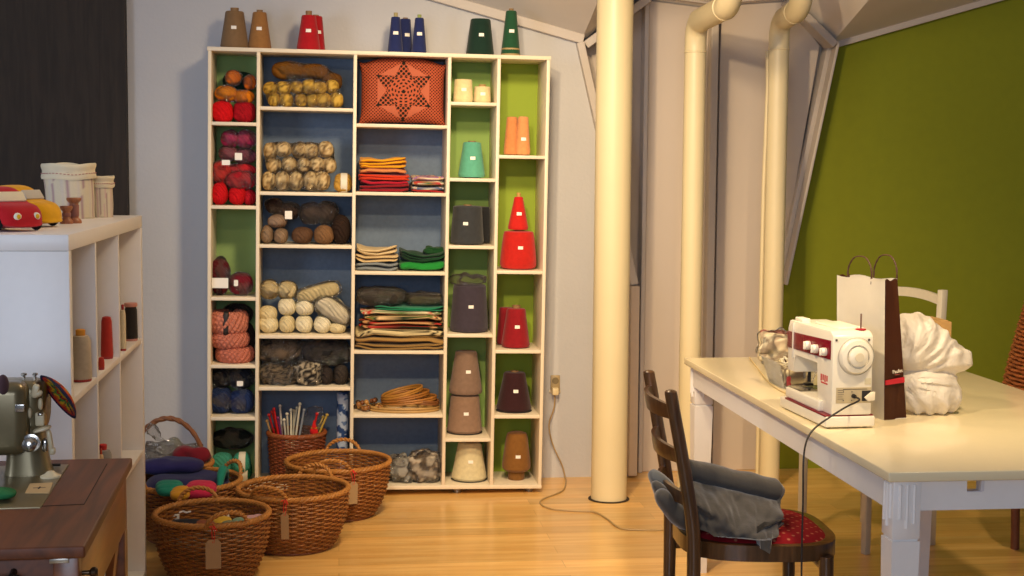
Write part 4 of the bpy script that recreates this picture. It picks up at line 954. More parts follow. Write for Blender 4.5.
def wspool(label, px, pyb, w, h):
    p = atZ(px, pyb, CT); k = p.y/F; r = w*k/2; H = h*k; t = thing('wooden_bobbin', label, 'bobbin', (p.x, p.y+r, CT))
    bm = B(); lathe(bm, [(r, 0), (r*1.03, .004), (r*.95, .009), (r*.62, .016), (r*.6, H-.016), (r*.95, H-.009), (r*1.03, H-.004), (r*.95, H), (r*.2, H)], 32); link('turned_wood', bm, wood('bobbin_wood', '#8a4f30', '#a3643c', .4, 2, 20) if 'bobbin_wood' not in bpy.data.materials else bpy.data.materials['bobbin_wood'], t)
    bm = B(); lathe(bm, [(r*.68, .02), (r*.7, .022), (r*.7, H-.022), (r*.68, H-.02)], 28); link('wound_thread', bm, yarn('#8f5c4e'), t)
wspool('shorter brown wooden bobbin in front of the large fabric basket', 65.5, 224, 12, 17.5)
wspool('taller brown wooden bobbin in front of the large fabric basket', 73, 223.5, 14, 25)
# ================================================================ desk with old sewing machine
DZ = .75
n0, f0 = atZ(84.8, 546, DZ), atZ(132.3, 457.7, DZ)
e1 = (f0-n0); LD = e1.length; ang = math.atan2(-e1.x, e1.y)
desk = thing('sewing_desk', 'dark brown wooden sewing machine desk at the lower left', 'desk', (n0.x, n0.y, 0), ang)
DI = (Matrix.Translation((n0.x, n0.y, 0)) @ Matrix.Rotation(ang, 4, 'Z')).inverted()
def dl(px, py, z=DZ): return DI @ atZ(px, py, z)
m_dw = wood('desk_wood', '#4c2611', '#6c3819', .55, 1, 5, coat=.0); m_dw2 = wood('desk_wood_side', '#5c3018', '#7c4824', .35, 1, 5, coat=.2)
WD = .95
bm = B(); box(bm, (-WD, 0, DZ-.022), (0, LD, DZ), .004, 3); link('desk_top', bm, m_dw, desk)
bm = B(); box(bm, (-WD+.02, .018, DZ-.17), (-.02, .036, DZ-.0225), .002); link('front_apron', bm, m_dw, desk)
bm = B(); box(bm, (-WD+.02, LD-.036, DZ-.17), (-.02, LD-.018, DZ-.0225), .002); link('rear_apron', bm, m_dw, desk)
bm = B(); box(bm, (-.030, .036, DZ-.150), (-.012, LD-.036, DZ-.0225), .002); link('side_apron', bm, m_dw2, desk)
for x0 in (-.055, -WD+.012):
    for y0 in (.012, LD-.055):
        bm = B(); box(bm, (x0, y0, .0), (x0+.043, y0+.043, DZ-.0225), .003); link('leg', bm, m_dw2 if x0 > -.5 else m_dw, desk)
bm = B(); box(bm, (-.035, .055, .10), (-.02, LD-.055, .155), .003); link('lower_rail', bm, m_dw, desk)
bm = B(); prism(bm, [(.055, .15), (.075, .15), (LD-.055, DZ-.15), (LD-.12, DZ-.15)], -.036, -.022, 'x'); link('diagonal_brace', bm, m_dw2, desk)
bm = B(); box(bm, (-.0118, LD-.030, DZ-.30), (-.0105, LD-.022, DZ-.155)); link('pale_wood_strip', bm, mat('#b08a52', .5), desk)
# leaf outline groove and bed plate
g = [dl(107, 464), dl(84, 504.5), dl(30, 507)]
bm = B()
for a_, b_ in zip(g, g[1:]): tube(bm, [Vector((a_.x, a_.y, DZ+.0002)), Vector((b_.x, b_.y, DZ+.0002))], .0012, 5)
link('leaf_gap', bm, mat('#20110a', .8), desk)
q = atZ(101, 556, DZ-.05); p = DI @ Vector((q.x, q.y, DZ-.05)); 
bm = B(); lathe(bm, [(.004, -.0), (.004, .012), (.009, .016), (.010, .022), (.006, .027)], 20, (-.012, .05, DZ-.06), 'x'); link('side_knob', bm, mat('#4a3a2a', .3, metal=.7), desk)
bm = B(); box(bm, (-.06, .008, DZ-.031), (-.028, .018, DZ-.0225), .001); link('metal_catch', bm, mat('#a8a49a', .3, metal=.8), desk)
bm = B(); tube(bm, smoothpts([(-.12, .018, DZ-.045), (-.12, -.008, DZ-.048), (-.13, -.014, DZ-.049), (-.42, -.014, DZ-.049), (-.43, -.008, DZ-.048), (-.43, .018, DZ-.045)], 4), .006, 8); link('pull_bar', bm, mat('#1a1512', .4, metal=.5), desk)
m_ol = mat('#7d7152', .3, metal=.4, var=.04, key='olive_enamel'); m_chrome = mat('#b8b4ac', .18, metal=.95, var=.02); m_cream = mat('#d6c7a2', .35, var=.03, key='cream_plastic')
def ml(px, py, y):  # pixel -> desk-local at desk-local depth y (approximately world depth)
    P0 = DI @ EP; P1 = DI @ (EP+ray(px, py)); d = P1-P0; return P0+d*((y-P0.y)/d.y)
PR0 = [dl(0, 465.5), dl(69, 465.5), dl(38, 508.5), dl(0, 510)]
msw = thing('vintage_sewing_machine', 'old olive metal sewing machine set into the brown desk', 'sewing machine', desk.location, ang)
yb0, yb1 = PR0[2].y, PR0[1].y
bm = B(); prism(bm, [(PR0[1].x, yb1), (PR0[2].x+.005, yb0), (-.86, yb0), (-.86, yb1)][::-1], DZ-.004, DZ+.003, 'z', .0015); link('bed_plate', bm, m_ol, msw)
yc = dl(28, 478).y+.055
def mx(px, py, y=None): return ml(px, py, yc if y is None else y)
zc0 = DZ+.003
cc = mx(29, 470); kx = (mx(40, 470)-mx(30, 470)).x/10
bm = B()
def colf(u, v):
    a = 2*pi*u; ww = (.048-.017*v**.6+.006*v*v); x = ww*math.copysign(abs(cos(a))**.7, cos(a)); y = .055*(1-.25*v)*math.copysign(abs(sin(a))**.7, sin(a)); return Vector((cc.x+x-.006*v, cc.y+y, zc0+.135*v))
grid(bm, colf, 40, 14, True); link('column', bm, m_ol, msw)
tp = mx(24, 379); lo_ = mx(24, 432)
bm = B(); box(bm, (cc.x-.30, cc.y-.045, lo_.z), (mx(46, 400).x-.004, cc.y+.05, tp.z), .022, 5); link('arm', bm, m_ol, msw)
bf = cc.y-.085; a0, a1 = mx(-60, 384, bf), mx(27, 456, bf)
bm = B(); box(bm, (a0.x, bf-.01, a1.z), (a1.x, cc.y-.02, a0.z), .024, 5); link('front_housing', bm, mat('#74684a', .28, metal=.4, var=.04), msw)
bm = B(); p = mx(47, 402); lathe(bm, [(.012, -.010), (.042, -.012), (.050, -.008), (.052, 0), (.050, .008), (.042, .011), (.012, .010)], 40, (p.x-.012, cc.y+.02, p.z-.005), 'x'); link('hand_wheel', bm, m_ol, msw)
p = mx(26, 443, bf); bm = B(); lathe(bm, [(.006, 0), (.010, -.004), (.014, -.006), (.014, -.018), (.010, -.022), (.010, -.03), (.004, -.032)], 24, (p.x+.01, bf-.008, p.z), 'y'); link('stitch_knob', bm, m_chrome, msw)
bm = B(); p = mx(20, 450, bf); lathe(bm, [(.018, 0), (.018, -.004), (.004, -.006)], 28, (p.x+.022, bf+.004, mx(26, 443, bf).z), 'y'); link('knob_plate', bm, m_chrome, msw)
for px in (24, 35):
    p = mx(px, 378); bm = B(); lathe(bm, [(.003, 0), (.003, .008), (.006, .009), (.006, .013), (.003, .014)], 14, (p.x, cc.y, tp.z-.001)); link('top_screw', bm, m_chrome, msw)
fy = cc.y-.052
def bit(name, px, py, w, h, m, y=fy, e=.5, rot=0, dy=.008):
    p = ml(px, py, y); k = .00205; bm = B(); lump(bm, (p.x, y, p.z), (w*k/2, dy, h*k/2), e, seg=24, M=Matrix.Rotation(R(rot), 3, 'Y')); return link(name, bm, m, msw)
bit('tension_lever', 35.5, 391, 7, 14, m_cream, rot=15); bit('tension_disc', 37, 394, 12, 7, m_cream, e=1, rot=-20)
bit('thread_guide', 40.5, 404, 5, 12, m_cream, e=.9); bit('thread_guide', 29.5, 413, 5, 11, m_cream, e=.9)
bit('bobbin_clamp', 40, 419, 9, 14, m_cream, e=.35); bit('clamp_hinge', 40.5, 414, 5, 3, m_chrome, fy-.006)
bit('lever_plate', 42, 429, 18, 4.5, m_cream, fy-.01, e=.7, rot=-14, dy=.02); bit('needle_lever', 50, 440, 5, 22, m_cream, fy-.005, rot=-8, e=.6); bit('lever_tip', 52.5, 451, 6, 7, m_cream, fy-.005, e=.6)
bit('bracket_plate', 20, 408, 9, 8, m_chrome, bf-.012, e=.3, dy=.003)
bit('metal_link', 45, 445, 6, 14, m_chrome, fy, e=.6)
bm = B(); p = dl(50, 478, zc0); lathe(bm, [(.021, 0), (.021, .003), (.012, .007), (.007, .012), (.003, .013)], 28, (p.x, p.y+.01, zc0)); link('white_disc', bm, m_cream, msw)
bm = B(); p = dl(47, 467, zc0); tube(bm, [(p.x-.03, p.y, zc0+.004), (p.x+.028, p.y, zc0+.004)], .003, 8); link('bed_hinge', bm, mat('#2a241c', .4, metal=.6), msw)
# paper card on the bed
A = [dl(30, 484.5, zc0), dl(53, 483.5, zc0), dl(49, 494, zc0), dl(25, 494, zc0)]
bm = B(); prism(bm, [(a.x, a.y) for a in A][::-1], zc0+.0005, zc0+.0022, 'z'); o = link('paper_card', bm, mat('#bfa273', .7), None, False); o.location = desk.location; o.rotation_euler.z = ang
tag(o, 'cream paper card with a small black cross lying on the old machine bed', 'card')
c_ = sum((a for a in A), Vector())/4; bm = B(); box(bm, (c_.x-.012, c_.y-.0015, zc0+.0022), (c_.x+.012, c_.y+.0015, zc0+.0026)); box(bm, (c_.x-.0015, c_.y-.010, zc0+.0022), (c_.x+.0015, c_.y+.010, zc0+.0026)); k_ = link('cross_mark', bm, mat('#1c1a22', .6), o, False)
p = atZ(6, 500, zc0); rag('green cloth scrap with a dark blue piece on the old machine bed', p.x-.012, p.y, DZ+.016, (.032, .028, .008), '#2f8a4a', .008, seed=4, cols=['#1f6a38', '#2a7444', '#1f6a38', '#183a40'], s=14)
# crocheted pad hanging at the machine's right
p = atY(58, 397, n0.y+ (Matrix.Rotation(ang, 3, 'Z') @ Vector((0, cc.y, 0))).y-.02)
t = thing('crochet_pad', 'round multicoloured crocheted pad draped over the right of the old sewing machine', 'crochet pad', p)
ax = (atY(76, 420, p.y)-atY(41, 377, p.y)); hl = ax.length/2; ax.normalize(); up_ = Vector((.32, -.26, 0)); n_ = ax.cross(Vector((0, 1, 0))).normalized()
if n_.x < 0: n_ = -n_
bv = (Vector((0, 1, 0))*.88 - n_*.42).normalized(); _nb = ax.cross(bv).normalized()
bm = B(); 
def padf(sg):
    def f(u, v):
        a = 2*pi*u; r_ = v; bow = .013*(1-r_*r_)
        q = ax*(hl*r_*cos(a))+bv*(hl*.95*r_*sin(a)); return q + n_*(bow*1.4+sg*.0035*(1-r_**6)) 
    return f
grid(bm, padf(1), 60, 24, True); grid(bm, padf(-1), 60, 24, True); o = link('crocheted_rounds', bm, M_ATTR, t)
pc_ = [lin(c) for c in ('#2f7a3a', '#c9a020', '#b02020', '#4a8a3a', '#d9a820', '#c2561c', '#b8281c', '#14143a')]
def padc(co):
    x = co.dot(ax)/hl; y = co.dot(bv)/(hl*.95); r_ = math.hypot(x, y); a = math.atan2(y, x)
    i = int(r_*7.4+.6*sin(a*9)*(.3 < r_ < .84)); 
    if r_ > .88: return pc_[7]
    c = pc_[min(6, i)]; return pc_[7] if (sin(a*12+i) > .93 and r_ > .25) else c
set_col(o, padc)
p = atY(3, 376, 2.9); o = rag('dark pinkish spool cap at the top left of the old sewing machine', p.x-.0, p.y, p.z+.0, (.011, .011, .02), '#4a3438', .002, cat='spool cap', name='spool_cap', e=1)
o.location.z = (tp.z-.0)
# ================================================================ table
TX0, TX1, TY0, TY1, TT = 1.1855, 2.0316, 3.0009, 4.8933, .741
m_tab = mat('#e6d8b2', .16, var=.01, key='table_gloss', spec=.5); m_tl = mat('#e8e6e4', .35, var=.015, key='table_white')
tab = thing('work_table', 'long white table with square tapered legs at the right', 'table', (TX0, TY0, 0)); TW, TLn = TX1-TX0, TY1-TY0
bm = B(); box(bm, (0, 0, TT-.022), (TW, TLn, TT), .003, 3); link('table_top', bm, m_tab, tab)
ap = .068; hx0 = atY(966.6, 487, TY0+.02).x-TX0; hx1 = atY(981.5, 487, TY0+.02).x-TX0
bm = B(); zt_, zb_ = TT-.0225, TT-.022-ap
box(bm, (.07, .018, zb_), (hx0, .038, zt_)); box(bm, (hx1, .018, zb_), (TW-.07, .038, zt_)); box(bm, (hx0, .018, zb_), (hx1, .038, zt_-.026)); link('end_apron', bm, m_tl, tab, False)
bm = B(); box(bm, (hx1-.004, .014, zt_-.026), (hx1+.0035, .0385, zt_)); box(bm, (hx0, .0145, zt_-.0275), (hx1, .0385, zt_-.0255)); link('hole_lining', bm, mat('#c9c9cf', .4), tab, False)
bm = B(); box(bm, (.07, TLn-.038, zb_), (TW-.07, TLn-.018, zt_)); link('end_apron', bm, m_tl, tab, False)
for x0 in (.016, TW-.036):
    bm = B(); box(bm, (x0, .07, zb_), (x0+.02, TLn-.07, zt_)); link('side_apron', bm, m_tl, tab, False)
for lx, ly in ((.016, .012), (TW-.080, .012), (.020, TLn-.080), (TW-.132, TLn-.325)):
        bm = B(); s = .064; zs = TT-.152
        box(bm, (lx, ly, zs), (lx+s, ly+s, zt_), .003)
        box(bm, (lx+.004, ly+.004, zs-.006), (lx+s-.004, ly+s-.004, zs+.002))
        ch = len(bm.verts); c0 = (lx+s/2, ly+s/2)
        A = [bm.verts.new((c0[0]+a*s/2, c0[1]+b*s/2, zs-.005)) for a, b in ((-1, -1), (1, -1), (1, 1), (-1, 1))]; C = [bm.verts.new((c0[0]+a*s*.36, c0[1]+b*s*.36, 0)) for a, b in ((-1, -1), (1, -1), (1, 1), (-1, 1))]
        bm.faces.new(A); bm.faces.new(C[::-1])
        for i in range(4): bm.faces.new((A[i], C[i], C[(i+1) % 4], A[(i+1) % 4]))
        for k in range(3):      # flutes
            for (u, hh) in ((.25+.25*k, [.085, .105, .095][k]),):
                tube(bm, [(lx+s*u, ly-.0005, zt_-.008), (lx+s*u, ly-.0005, zt_-hh)], .0042, 8); tube(bm, [(lx-.0005, ly+s*u, zt_-.008), (lx-.0005, ly+s*u, zt_-hh)], .0042, 8)
        link('leg', bm, m_tl, tab)
# ---------------------------------------------------------------- white sewing machine
P1, P2, P3 = atZ(825.4, 429.4, TT), atZ(779.7, 407.6, TT), atZ(872.3, 428.9, TT)
dy_ = (P2-P1); ML = dy_.length; ma = math.atan2(-dy_.x, dy_.y); MW = (P3-P1).length
sm = thing('sewing_machine', 'white domestic sewing machine with a dark red front panel on the table', 'sewing machine', (P1.x, P1.y, TT), ma)
m_sw = mat('#e9e2cf', .3, var=.01, key='machine_white'); m_red = mat('#7a1020', .25, var=.02); K = (P1.y+.03)/F
def sb(name, lo, hi, bev=.004, m=m_sw, seg=3, par=None): bm = B(); box(bm, lo, hi, bev, seg); return link(name, bm, m, par or sm)
BZ = 13*K
sb('base', (0, 0, .004), (MW+.01, ML, BZ), .004)
bm = B()
for x, y in ((.015, .02), (MW-.01, .02), (.015, ML-.02), (MW-.01, ML-.02)): lathe(bm, [(.006, 0), (.007, .006)], 12, (x, y, 0))
link('rubber_feet', bm, mat('#222222', .7), sm)
sb('base_trim', (-.0006, .004, BZ-.001), (MW+.006, ML-.04, BZ+.0035), .001, m_red)
sb('free_arm_bed', (.004, .06, BZ+.003), (MW+.0, ML-.03, BZ+.032), .005)
zt2 = 102*K; cy1 = .098
# column and arm: one continuous C-shaped shell
yh = ML*.80
prof = [(0, BZ+.003), (cy1, BZ+.003), (cy1, 66*K+.0), (yh, 66*K), (yh, 44*K), (ML*.965, 44*K), (ML*.97, 92*K), (ML*.93, 101*K), (.02, zt2), (0, zt2-.012)]
bm = B(); vs_ = [(y, z) for y, z in prof]
prism(bm, vs_, 6*K, MW, 'x', .005); link('body_shell', bm, m_sw, sm)
ry0, ry1 = .012, ML*.955
bm = B(); prism(bm, [(ry0, 72*K), (ry1, 70*K), (ry1, 88*K), (ry0, 92*K)], 6*K-.003, 6*K+.002, 'x', .0012); link('red_panel', bm, m_red, sm)
for yy, zz, r_ in ((ML*.46, 80*K, .0115), (ML*.30, 79*K, .0115), (ML*.12, 79*K, .0105)):
    bm = B(); lathe(bm, [(r_, .002), (r_, -.008), (r_*.86, -.013), (r_*.3, -.0135)], 28, (6*K-.003, yy, zz), 'x'); 
    box(bm, (6*K-.020, yy-.0022, zz-r_*.9), (6*K-.014, yy+.0022, zz+r_*.9), .001); link('dial', bm, mat('#ece6d6', .3, var=.01), sm)
bm = B(); box(bm, (6*K-.0045, ML*.81, 60*K), (6*K+.001, ML*.835, 99*K), .0008); link('head_seam_strip', bm, mat('#d9d4c8', .3), sm)
sb('take_up_cover', (6*K+.006, ML*.70, zt2-.004), (6*K+.03, ML*.86, zt2+.008), .003)
bm = B(); wc = (31*K, 0, 76*K); 
lathe(bm, [(.046, .0), (.046, -.004), (.041, -.014), (.030, -.017), (.0295, -.011), (.026, -.011), (.0245, -.020), (.018, -.024), (.004, -.025)], 48, wc, 'y'); link('hand_wheel', bm, m_sw, sm)
bm = B(); lathe(bm, [(.0472, -.0005), (.0485, -.0035), (.0472, -.0045)], 48, wc, 'y', False); link('wheel_rim_line', bm, mat('#bfb8a8', .4), sm)
bm = B(); lathe(bm, [(.012, -.0245), (.0115, -.0262), (.004, -.0265)], 32, wc, 'y'); link('wheel_centre', bm, mat('#d8cdb2', .4), sm)
for xx in (9.5*K, 45*K*1.0):
    bm = B(); lathe(bm, [(.003, 0), (.003, -.002)], 12, (xx if xx < MW-.006 else MW-.008, 0, 93*K), 'y'); link('screw', bm, mat('#6a6660', .4, metal=.6), sm)
px0, px1 = 10.5*K, MW-.002
sb('rating_plate', (px0, -.0012, 27*K), (px1, .001, 43.5*K), .0004, mat('#b5a684', .5, var=.04))
bm = B()
for i in range(5): box(bm, (px0+.004, -.0016, (40.5-i*2.3)*K), (px0+.020-.003*(i % 2), -.0011, (41-i*2.3)*K))
box(bm, (px0+.018, -.0016, 41.2*K), (px1-.012, -.0011, 42*K)); link('plate_printing', bm, mat('#6c5f48', .6), sm, False)
for xx, zz in ((.024, 39), (.052, 39), (.024, 30), (.052, 30)):
    bm = B(); lathe(bm, [(.0014, -.001), (.0014, -.0022)], 10, (px0+xx*.8, 0, zz*K), 'y'); link('plate_pin', bm, mat('#3a3a42', .4), sm)
bm = B(); lathe(bm, [(.0055, 0), (.0055, -.010), (.004, -.014)], 16, (29.3*K, -.001, 34.5*K), 'y'); link('cord_socket', bm, mat('#16120f', .5), sm)
sb('switch_recess', (px1-.026, -.0022, 29*K), (px1-.002, -.0012, 40*K), .0004, mat('#1a1613', .6))
bm = B(); prism(bm, [(px1-.021, 33*K), (px1-.004, 38.5*K), (px1+.006, 39*K), (px1+.006, 30*K), (px1-.012, 29*K)], -.010, -.0025, 'y', .001); link('white_connector', bm, mat('#e3d9c0', .4), sm)
sb('small_sticker', (MW-.021, -.0012, 46.5*K), (MW-.004, 0, 53*K), .0003, mat('#d0c6a6', .5))
bm = B()
for i in range(4): box(bm, (6*K-.0006, .03+i*.013, 48*K-(i % 2)*.003), (6*K+.0005, .038+i*.013, 54*K)); 
box(bm, (6*K-.0006, .03, 44.5*K), (6*K+.0005, .075, 46*K)); link('red_lettering', bm, mat('#c0302c', .5), sm, False)
hx = 22*K
bm = B(); tube(bm, [(hx, ML*.88, 46*K), (hx, ML*.88, BZ+.055)], .0035, 10); link('needle_bar', bm, m_chrome, sm)
bm = B(); tube(bm, [(hx+.012, ML*.86, 46*K), (hx+.012, ML*.86, BZ+.046)], .0045, 10); box(bm, (hx, ML*.84, BZ+.036), (hx+.022, ML*.91, BZ+.042), .001); link('presser_foot', bm, mat('#1f1c1a', .4, metal=.5), sm)
bm = B(); box(bm, (.01, ML*.62, BZ+.0322), (MW-.015, ML*.915, BZ+.034), .0008); link('needle_plate', bm, m_chrome, sm)
bm = B(); lathe(bm, [(.013, zt2), (.013, zt2+.003)], 28, (41*K, .03, 0)); link('red_felt_disc', bm, mat('#b01c20', .8), sm)
bm = B(); tube(bm, [(41*K, .03, zt2-.002), (41*K, .03, zt2+17*K)], .0022, 8); link('spool_pin', bm, mat('#6b4a3a', .4), sm)
sb('top_lid', (18*K, .04, zt2-.001), (MW-.008, ML*.6, zt2+.005), .0022)
# black cord
Mm = Matrix.Translation((P1.x, P1.y, TT)) @ Matrix.Rotation(ma, 4, 'Z'); s0 = Mm @ Vector((29.3*K, -.013, 34.5*K))
xe = atZ(803, 443, TT-.01)
pts = [s0, s0+Vector((.0, -.03, -.004))]+[atY(x, y, Y_) for x, y, Y_ in ((846, 407, s0.y-.07), (830, 417, s0.y-.09), (815, 428, s0.y-.11), (807, 440, s0.y-.13), (803.5, 460, s0.y-.15), (803, 500, s0.y-.15), (802, 540, s0.y-.15), (801.5, 576, s0.y-.15), (801, 640, s0.y-.15))]
lp = pts[-1]; pts += [Vector((lp.x, lp.y, max(.02, lp.z-.15))), Vector((lp.x+.005, lp.y-.02, .006)), Vector((lp.x+.1, lp.y-.12, .004)), Vector((lp.x+.4, lp.y-.15, .004))]
t = thing('machine_cord', 'black cord hanging from the white sewing machine down to the floor', 'cord', (lp.x, lp.y, 0))
bm = B(); tube(bm, [p-Vector(t.location) for p in smoothpts(pts, 8)], .0024, 8); link('cable', bm, mat('#1c1512', .45), t)
# ---------------------------------------------------------------- paper carrier bag
q0 = atZ(884, 420.3, TT); q1 = atZ(903.4, 417.6, TT); s1 = (q1-q0); gw = .078; ba = math.atan2(s1.y, s1.x); ba = max(-.2, min(.35, ba))
pb_ = thing('paper_bag', 'tall white paper carrier bag with a brown side and twisted handles on the table', 'paper bag', (q0.x, q0.y, TT), ba)
gw = s1.length; BL = .19; BH = (420.3-272.5)*q0.y/F; tw = .70
bot = [(0, 0), (gw, 0), (gw, BL), (0, BL)]; topx = [(-.010, .0), (gw*.46, .004), (gw*.42, BL), (-.012, BL)]
m_pw = mat('#f5efe0', .6, var=.02, key='bag_paper'); m_pbr = mat('#5a3018', .5, var=.05)
def side(a, b, name, m, n=14):
    bm = B()
    def f(u, v):
        p0 = Vector((bot[a][0]*(1-u)+bot[b][0]*u, bot[a][1]*(1-u)+bot[b][1]*u, 0)); p1 = Vector((topx[a][0]*(1-u)+topx[b][0]*u, topx[a][1]*(1-u)+topx[b][1]*u, BH))
        p = p0*(1-v)+p1*v; d_ = Vector((p1.y-p0.y, 0, 0)); w = noise.noise(Vector((u*2+a, v*4, a)))*.005*sin(pi*u)*(1-.3*v)
        nrm = Vector((bot[b][1]-bot[a][1], -(bot[b][0]-bot[a][0]), 0)).normalized(); p = p+nrm*w
        if a == 0 or a == 2: p += nrm*(-.004*sin(pi*u)*v)
        p.z += .003*sin(u*9+a)*(v > .98); return p
    grid(bm, f, 10, n+8); bmesh.ops.solidify(bm, geom=bm.faces[:], thickness=.0007); return link(name, bm, m, pb_)
side(0, 1, 'brown_gusset', m_pbr); side(1, 2, 'far_panel', m_pw); side(2, 3, 'brown_gusset', m_pbr); side(3, 0, 'white_panel', m_pw)
bm = B(); prism(bm, bot, .0005, .0015, 'z'); link('bag_floor', bm, m_pw, pb_, False)
# red stripe and lettering on the gusset
def gus(u, z, off): v = z/BH; p0 = Vector((bot[0][0]*(1-u)+bot[1][0]*u, 0, 0)); p1 = Vector((topx[0][0]*(1-u)+topx[1][0]*u, topx[0][1]*(1-u)+topx[1][1]*u, BH)); return p0*(1-v)+p1*v+Vector((0, -off, 0))
kz = q0.y/F
bm = B(); za, zb3 = (420.3-383)*kz, (420.3-378)*kz; A = []
for i in range(9):
    u = .02+.96*i/8; A.append((bm.verts.new(gus(u, za+.004*u, .0042-.0)), bm.verts.new(gus(u, zb3+.006*u, .0042)), bm.verts.new(gus(u, za+.004*u, .002)), bm.verts.new(gus(u, zb3+.006*u, .002))))
for a_, b_ in zip(A, A[1:]): bm.faces.new((a_[0], b_[0], b_[1], a_[1])); bm.faces.new((a_[2], a_[3], b_[3], b_[2])); bm.faces.new((a_[1], b_[1], b_[3], a_[3])); bm.faces.new((a_[0], a_[2], b_[2], b_[0]))
link('red_stripe', bm, mat('#c02030', .5), pb_)
c_ = gus(.62, (420.3-369)*kz, .0055); M = Matrix.Translation(c_) @ Matrix.Rotation(R(90), 4, 'X') @ Matrix.Rotation(R(5), 4, 'Z')
text_mesh('white_lettering', 'Paulus', .0135, mat('#f0e6d2', .5, var=.01), pb_, M)
bm = B(); c2 = gus(.60, (420.3-372.5)*kz, .005); box(bm, (c2.x-.008, c2.y-.0003, c2.z-.0008), (c2.x+.008, c2.y+.0003, c2.z+.0008)); link('small_print', bm, mat('#a8504a', .5), pb_, False)
m_hd = mat('#4a2e1c', .6)
for xx, y0, y1, hh in ((-.008, .055, .15, 27), (gw*.5, .01, .10, 29)):
    bm = B(); zb4 = BH-.015; hz = hh*kz+.0; W_ = y1-y0
    pts = smoothpts([(xx, y0, zb4), (xx, y0+.002, zb4+hz*.6), (xx, y0+W_*.22, zb4+hz*.98), (xx, y0+W_*.5, zb4+hz*1.06), (xx, y0+W_*.78, zb4+hz*.95), (xx, y1-.002, zb4+hz*.55), (xx, y1, zb4)], 7)
    for s in range(2): tube(bm, [p+Vector((cos(i*.9+pi*s), sin(i*.9+pi*s)*.6, 0))*.0012 for i, p in enumerate(pts)], .0017, 6)
    link('twisted_handle', bm, m_hd, pb_)
# ---------------------------------------------------------------- white plastic bag on the table
m_film = bpy.data.materials.new('white_film'); m_film.use_nodes = True; nt = m_film.node_tree; b = nt.nodes['Principled BSDF']
b.inputs['Base Color'].default_value = lin('#e9e3d6'); b.inputs['Roughness'].default_value = .38; b.inputs['Subsurface Weight'].default_value = 0
tr_ = nt.nodes.new('ShaderNodeBsdfTranslucent'); tr_.inputs[0].default_value = lin('#f0e6d4'); ms = nt.nodes.new('ShaderNodeMixShader'); ms.inputs[0].default_value = .3
tc = nt.nodes.new('ShaderNodeTexCoord'); n = nn(nt, 'ShaderNodeTexNoise', Scale=14.0, Detail=5.0, Distortion=1.5); nt.links.new(tc.outputs['Object'], n.inputs['Vector']); bp = nn(nt, 'ShaderNodeBump', Strength=.7, Distance=.02); nt.links.new(n.outputs['Fac'], bp.inputs['Height']); nt.links.new(bp.outputs[0], b.inputs['Normal'])
nt.links.new(b.outputs[0], ms.inputs[1]); nt.links.new(tr_.outputs[0], ms.inputs[2]); nt.links.new(ms.outputs[0], nt.nodes['Material Output'].inputs['Surface'])
Yb = atZ(930, 417, TT).y+.075
def eb(x0, x1, y0, y1, dd=0, ry=.07): p = atY((x0+x1)/2, (y0+y1)/2, Yb+dd); k = (Yb+dd)/F; return p, Vector(((x1-x0)*k/2, ry, (y1-y0)*k/2))
els = [eb(890, 965, 373, 419, 0, .075), eb(888, 960, 362, 405, 0, .065), eb(886, 944, 311, 375, .0, .07), eb(902, 957, 320, 378, .0, .068), eb(922, 965, 332, 378, 0, .06), eb(940, 971, 341, 374, 0, .045)]
c0 = atY(930, 368, Yb); wb_ = thing('white_plastic_bag', 'crumpled white plastic carrier bag sagging on the table beside the paper bag', 'plastic bag', (c0.x, c0.y, TT))
bm = B(); hull(bm, [(p-Vector((c0.x, c0.y, TT)), r) for p, r in els], Vector((0, 0, c0.z-TT)), 1.0, .006, 14, 140, 2, zmin=.0015)
gz = atY(900, 374, Yb).z-TT
for v in bm.verts:
    q = v.co; w = noise.noise_vector(q*9)*.5; an_ = math.atan2(q.z-gz, q.x+.085); ds_ = math.hypot(q.z-gz, q.x+.085)
    d = .006-.011*noise.voronoi(Vector((q.x*9, q.y*9, q.z*9))+w)[0][0]-.004*noise.voronoi(q*24+w)[0][0]+.0055*abs(sin(an_*8+5*noise.noise(q*7)))*min(1, ds_/.06)+.003*sin(an_*23+q.y*40+6*noise.noise(q*11))*min(1, ds_/.08)
    nrm = (q-Vector((0, 0, c0.z-TT))); nrm.normalize(); v.co -= nrm*d
    if v.co.z < .0015: v.co.z = .0015
link('film_body', bm, m_film, wb_)
# cardboard box behind it
pr_ = atY(952, 322, 4.45); pl_ = atY(903, 314, 4.45)
t = thing('cardboard_box', 'tan cardboard box standing behind the white plastic bag on the table', 'box', (pl_.x, 4.45, TT)); w = pr_.x-pl_.x; hb = pr_.z-TT
bm = B(); prism(bm, [(0, 0), (w, 0), (w, hb), (w*.25, hb+.012), (0, hb+.010)], 0, .16, 'y', .002); link('carton', bm, mat('#b08a52', .75, var=.05), t, False)
bm = B(); box(bm, (w*.1, .015, hb+.0005), (w*.96, .145, hb+.0035)) ; link('lid_flap', bm, mat('#bb965c', .75, var=.05), t, False)
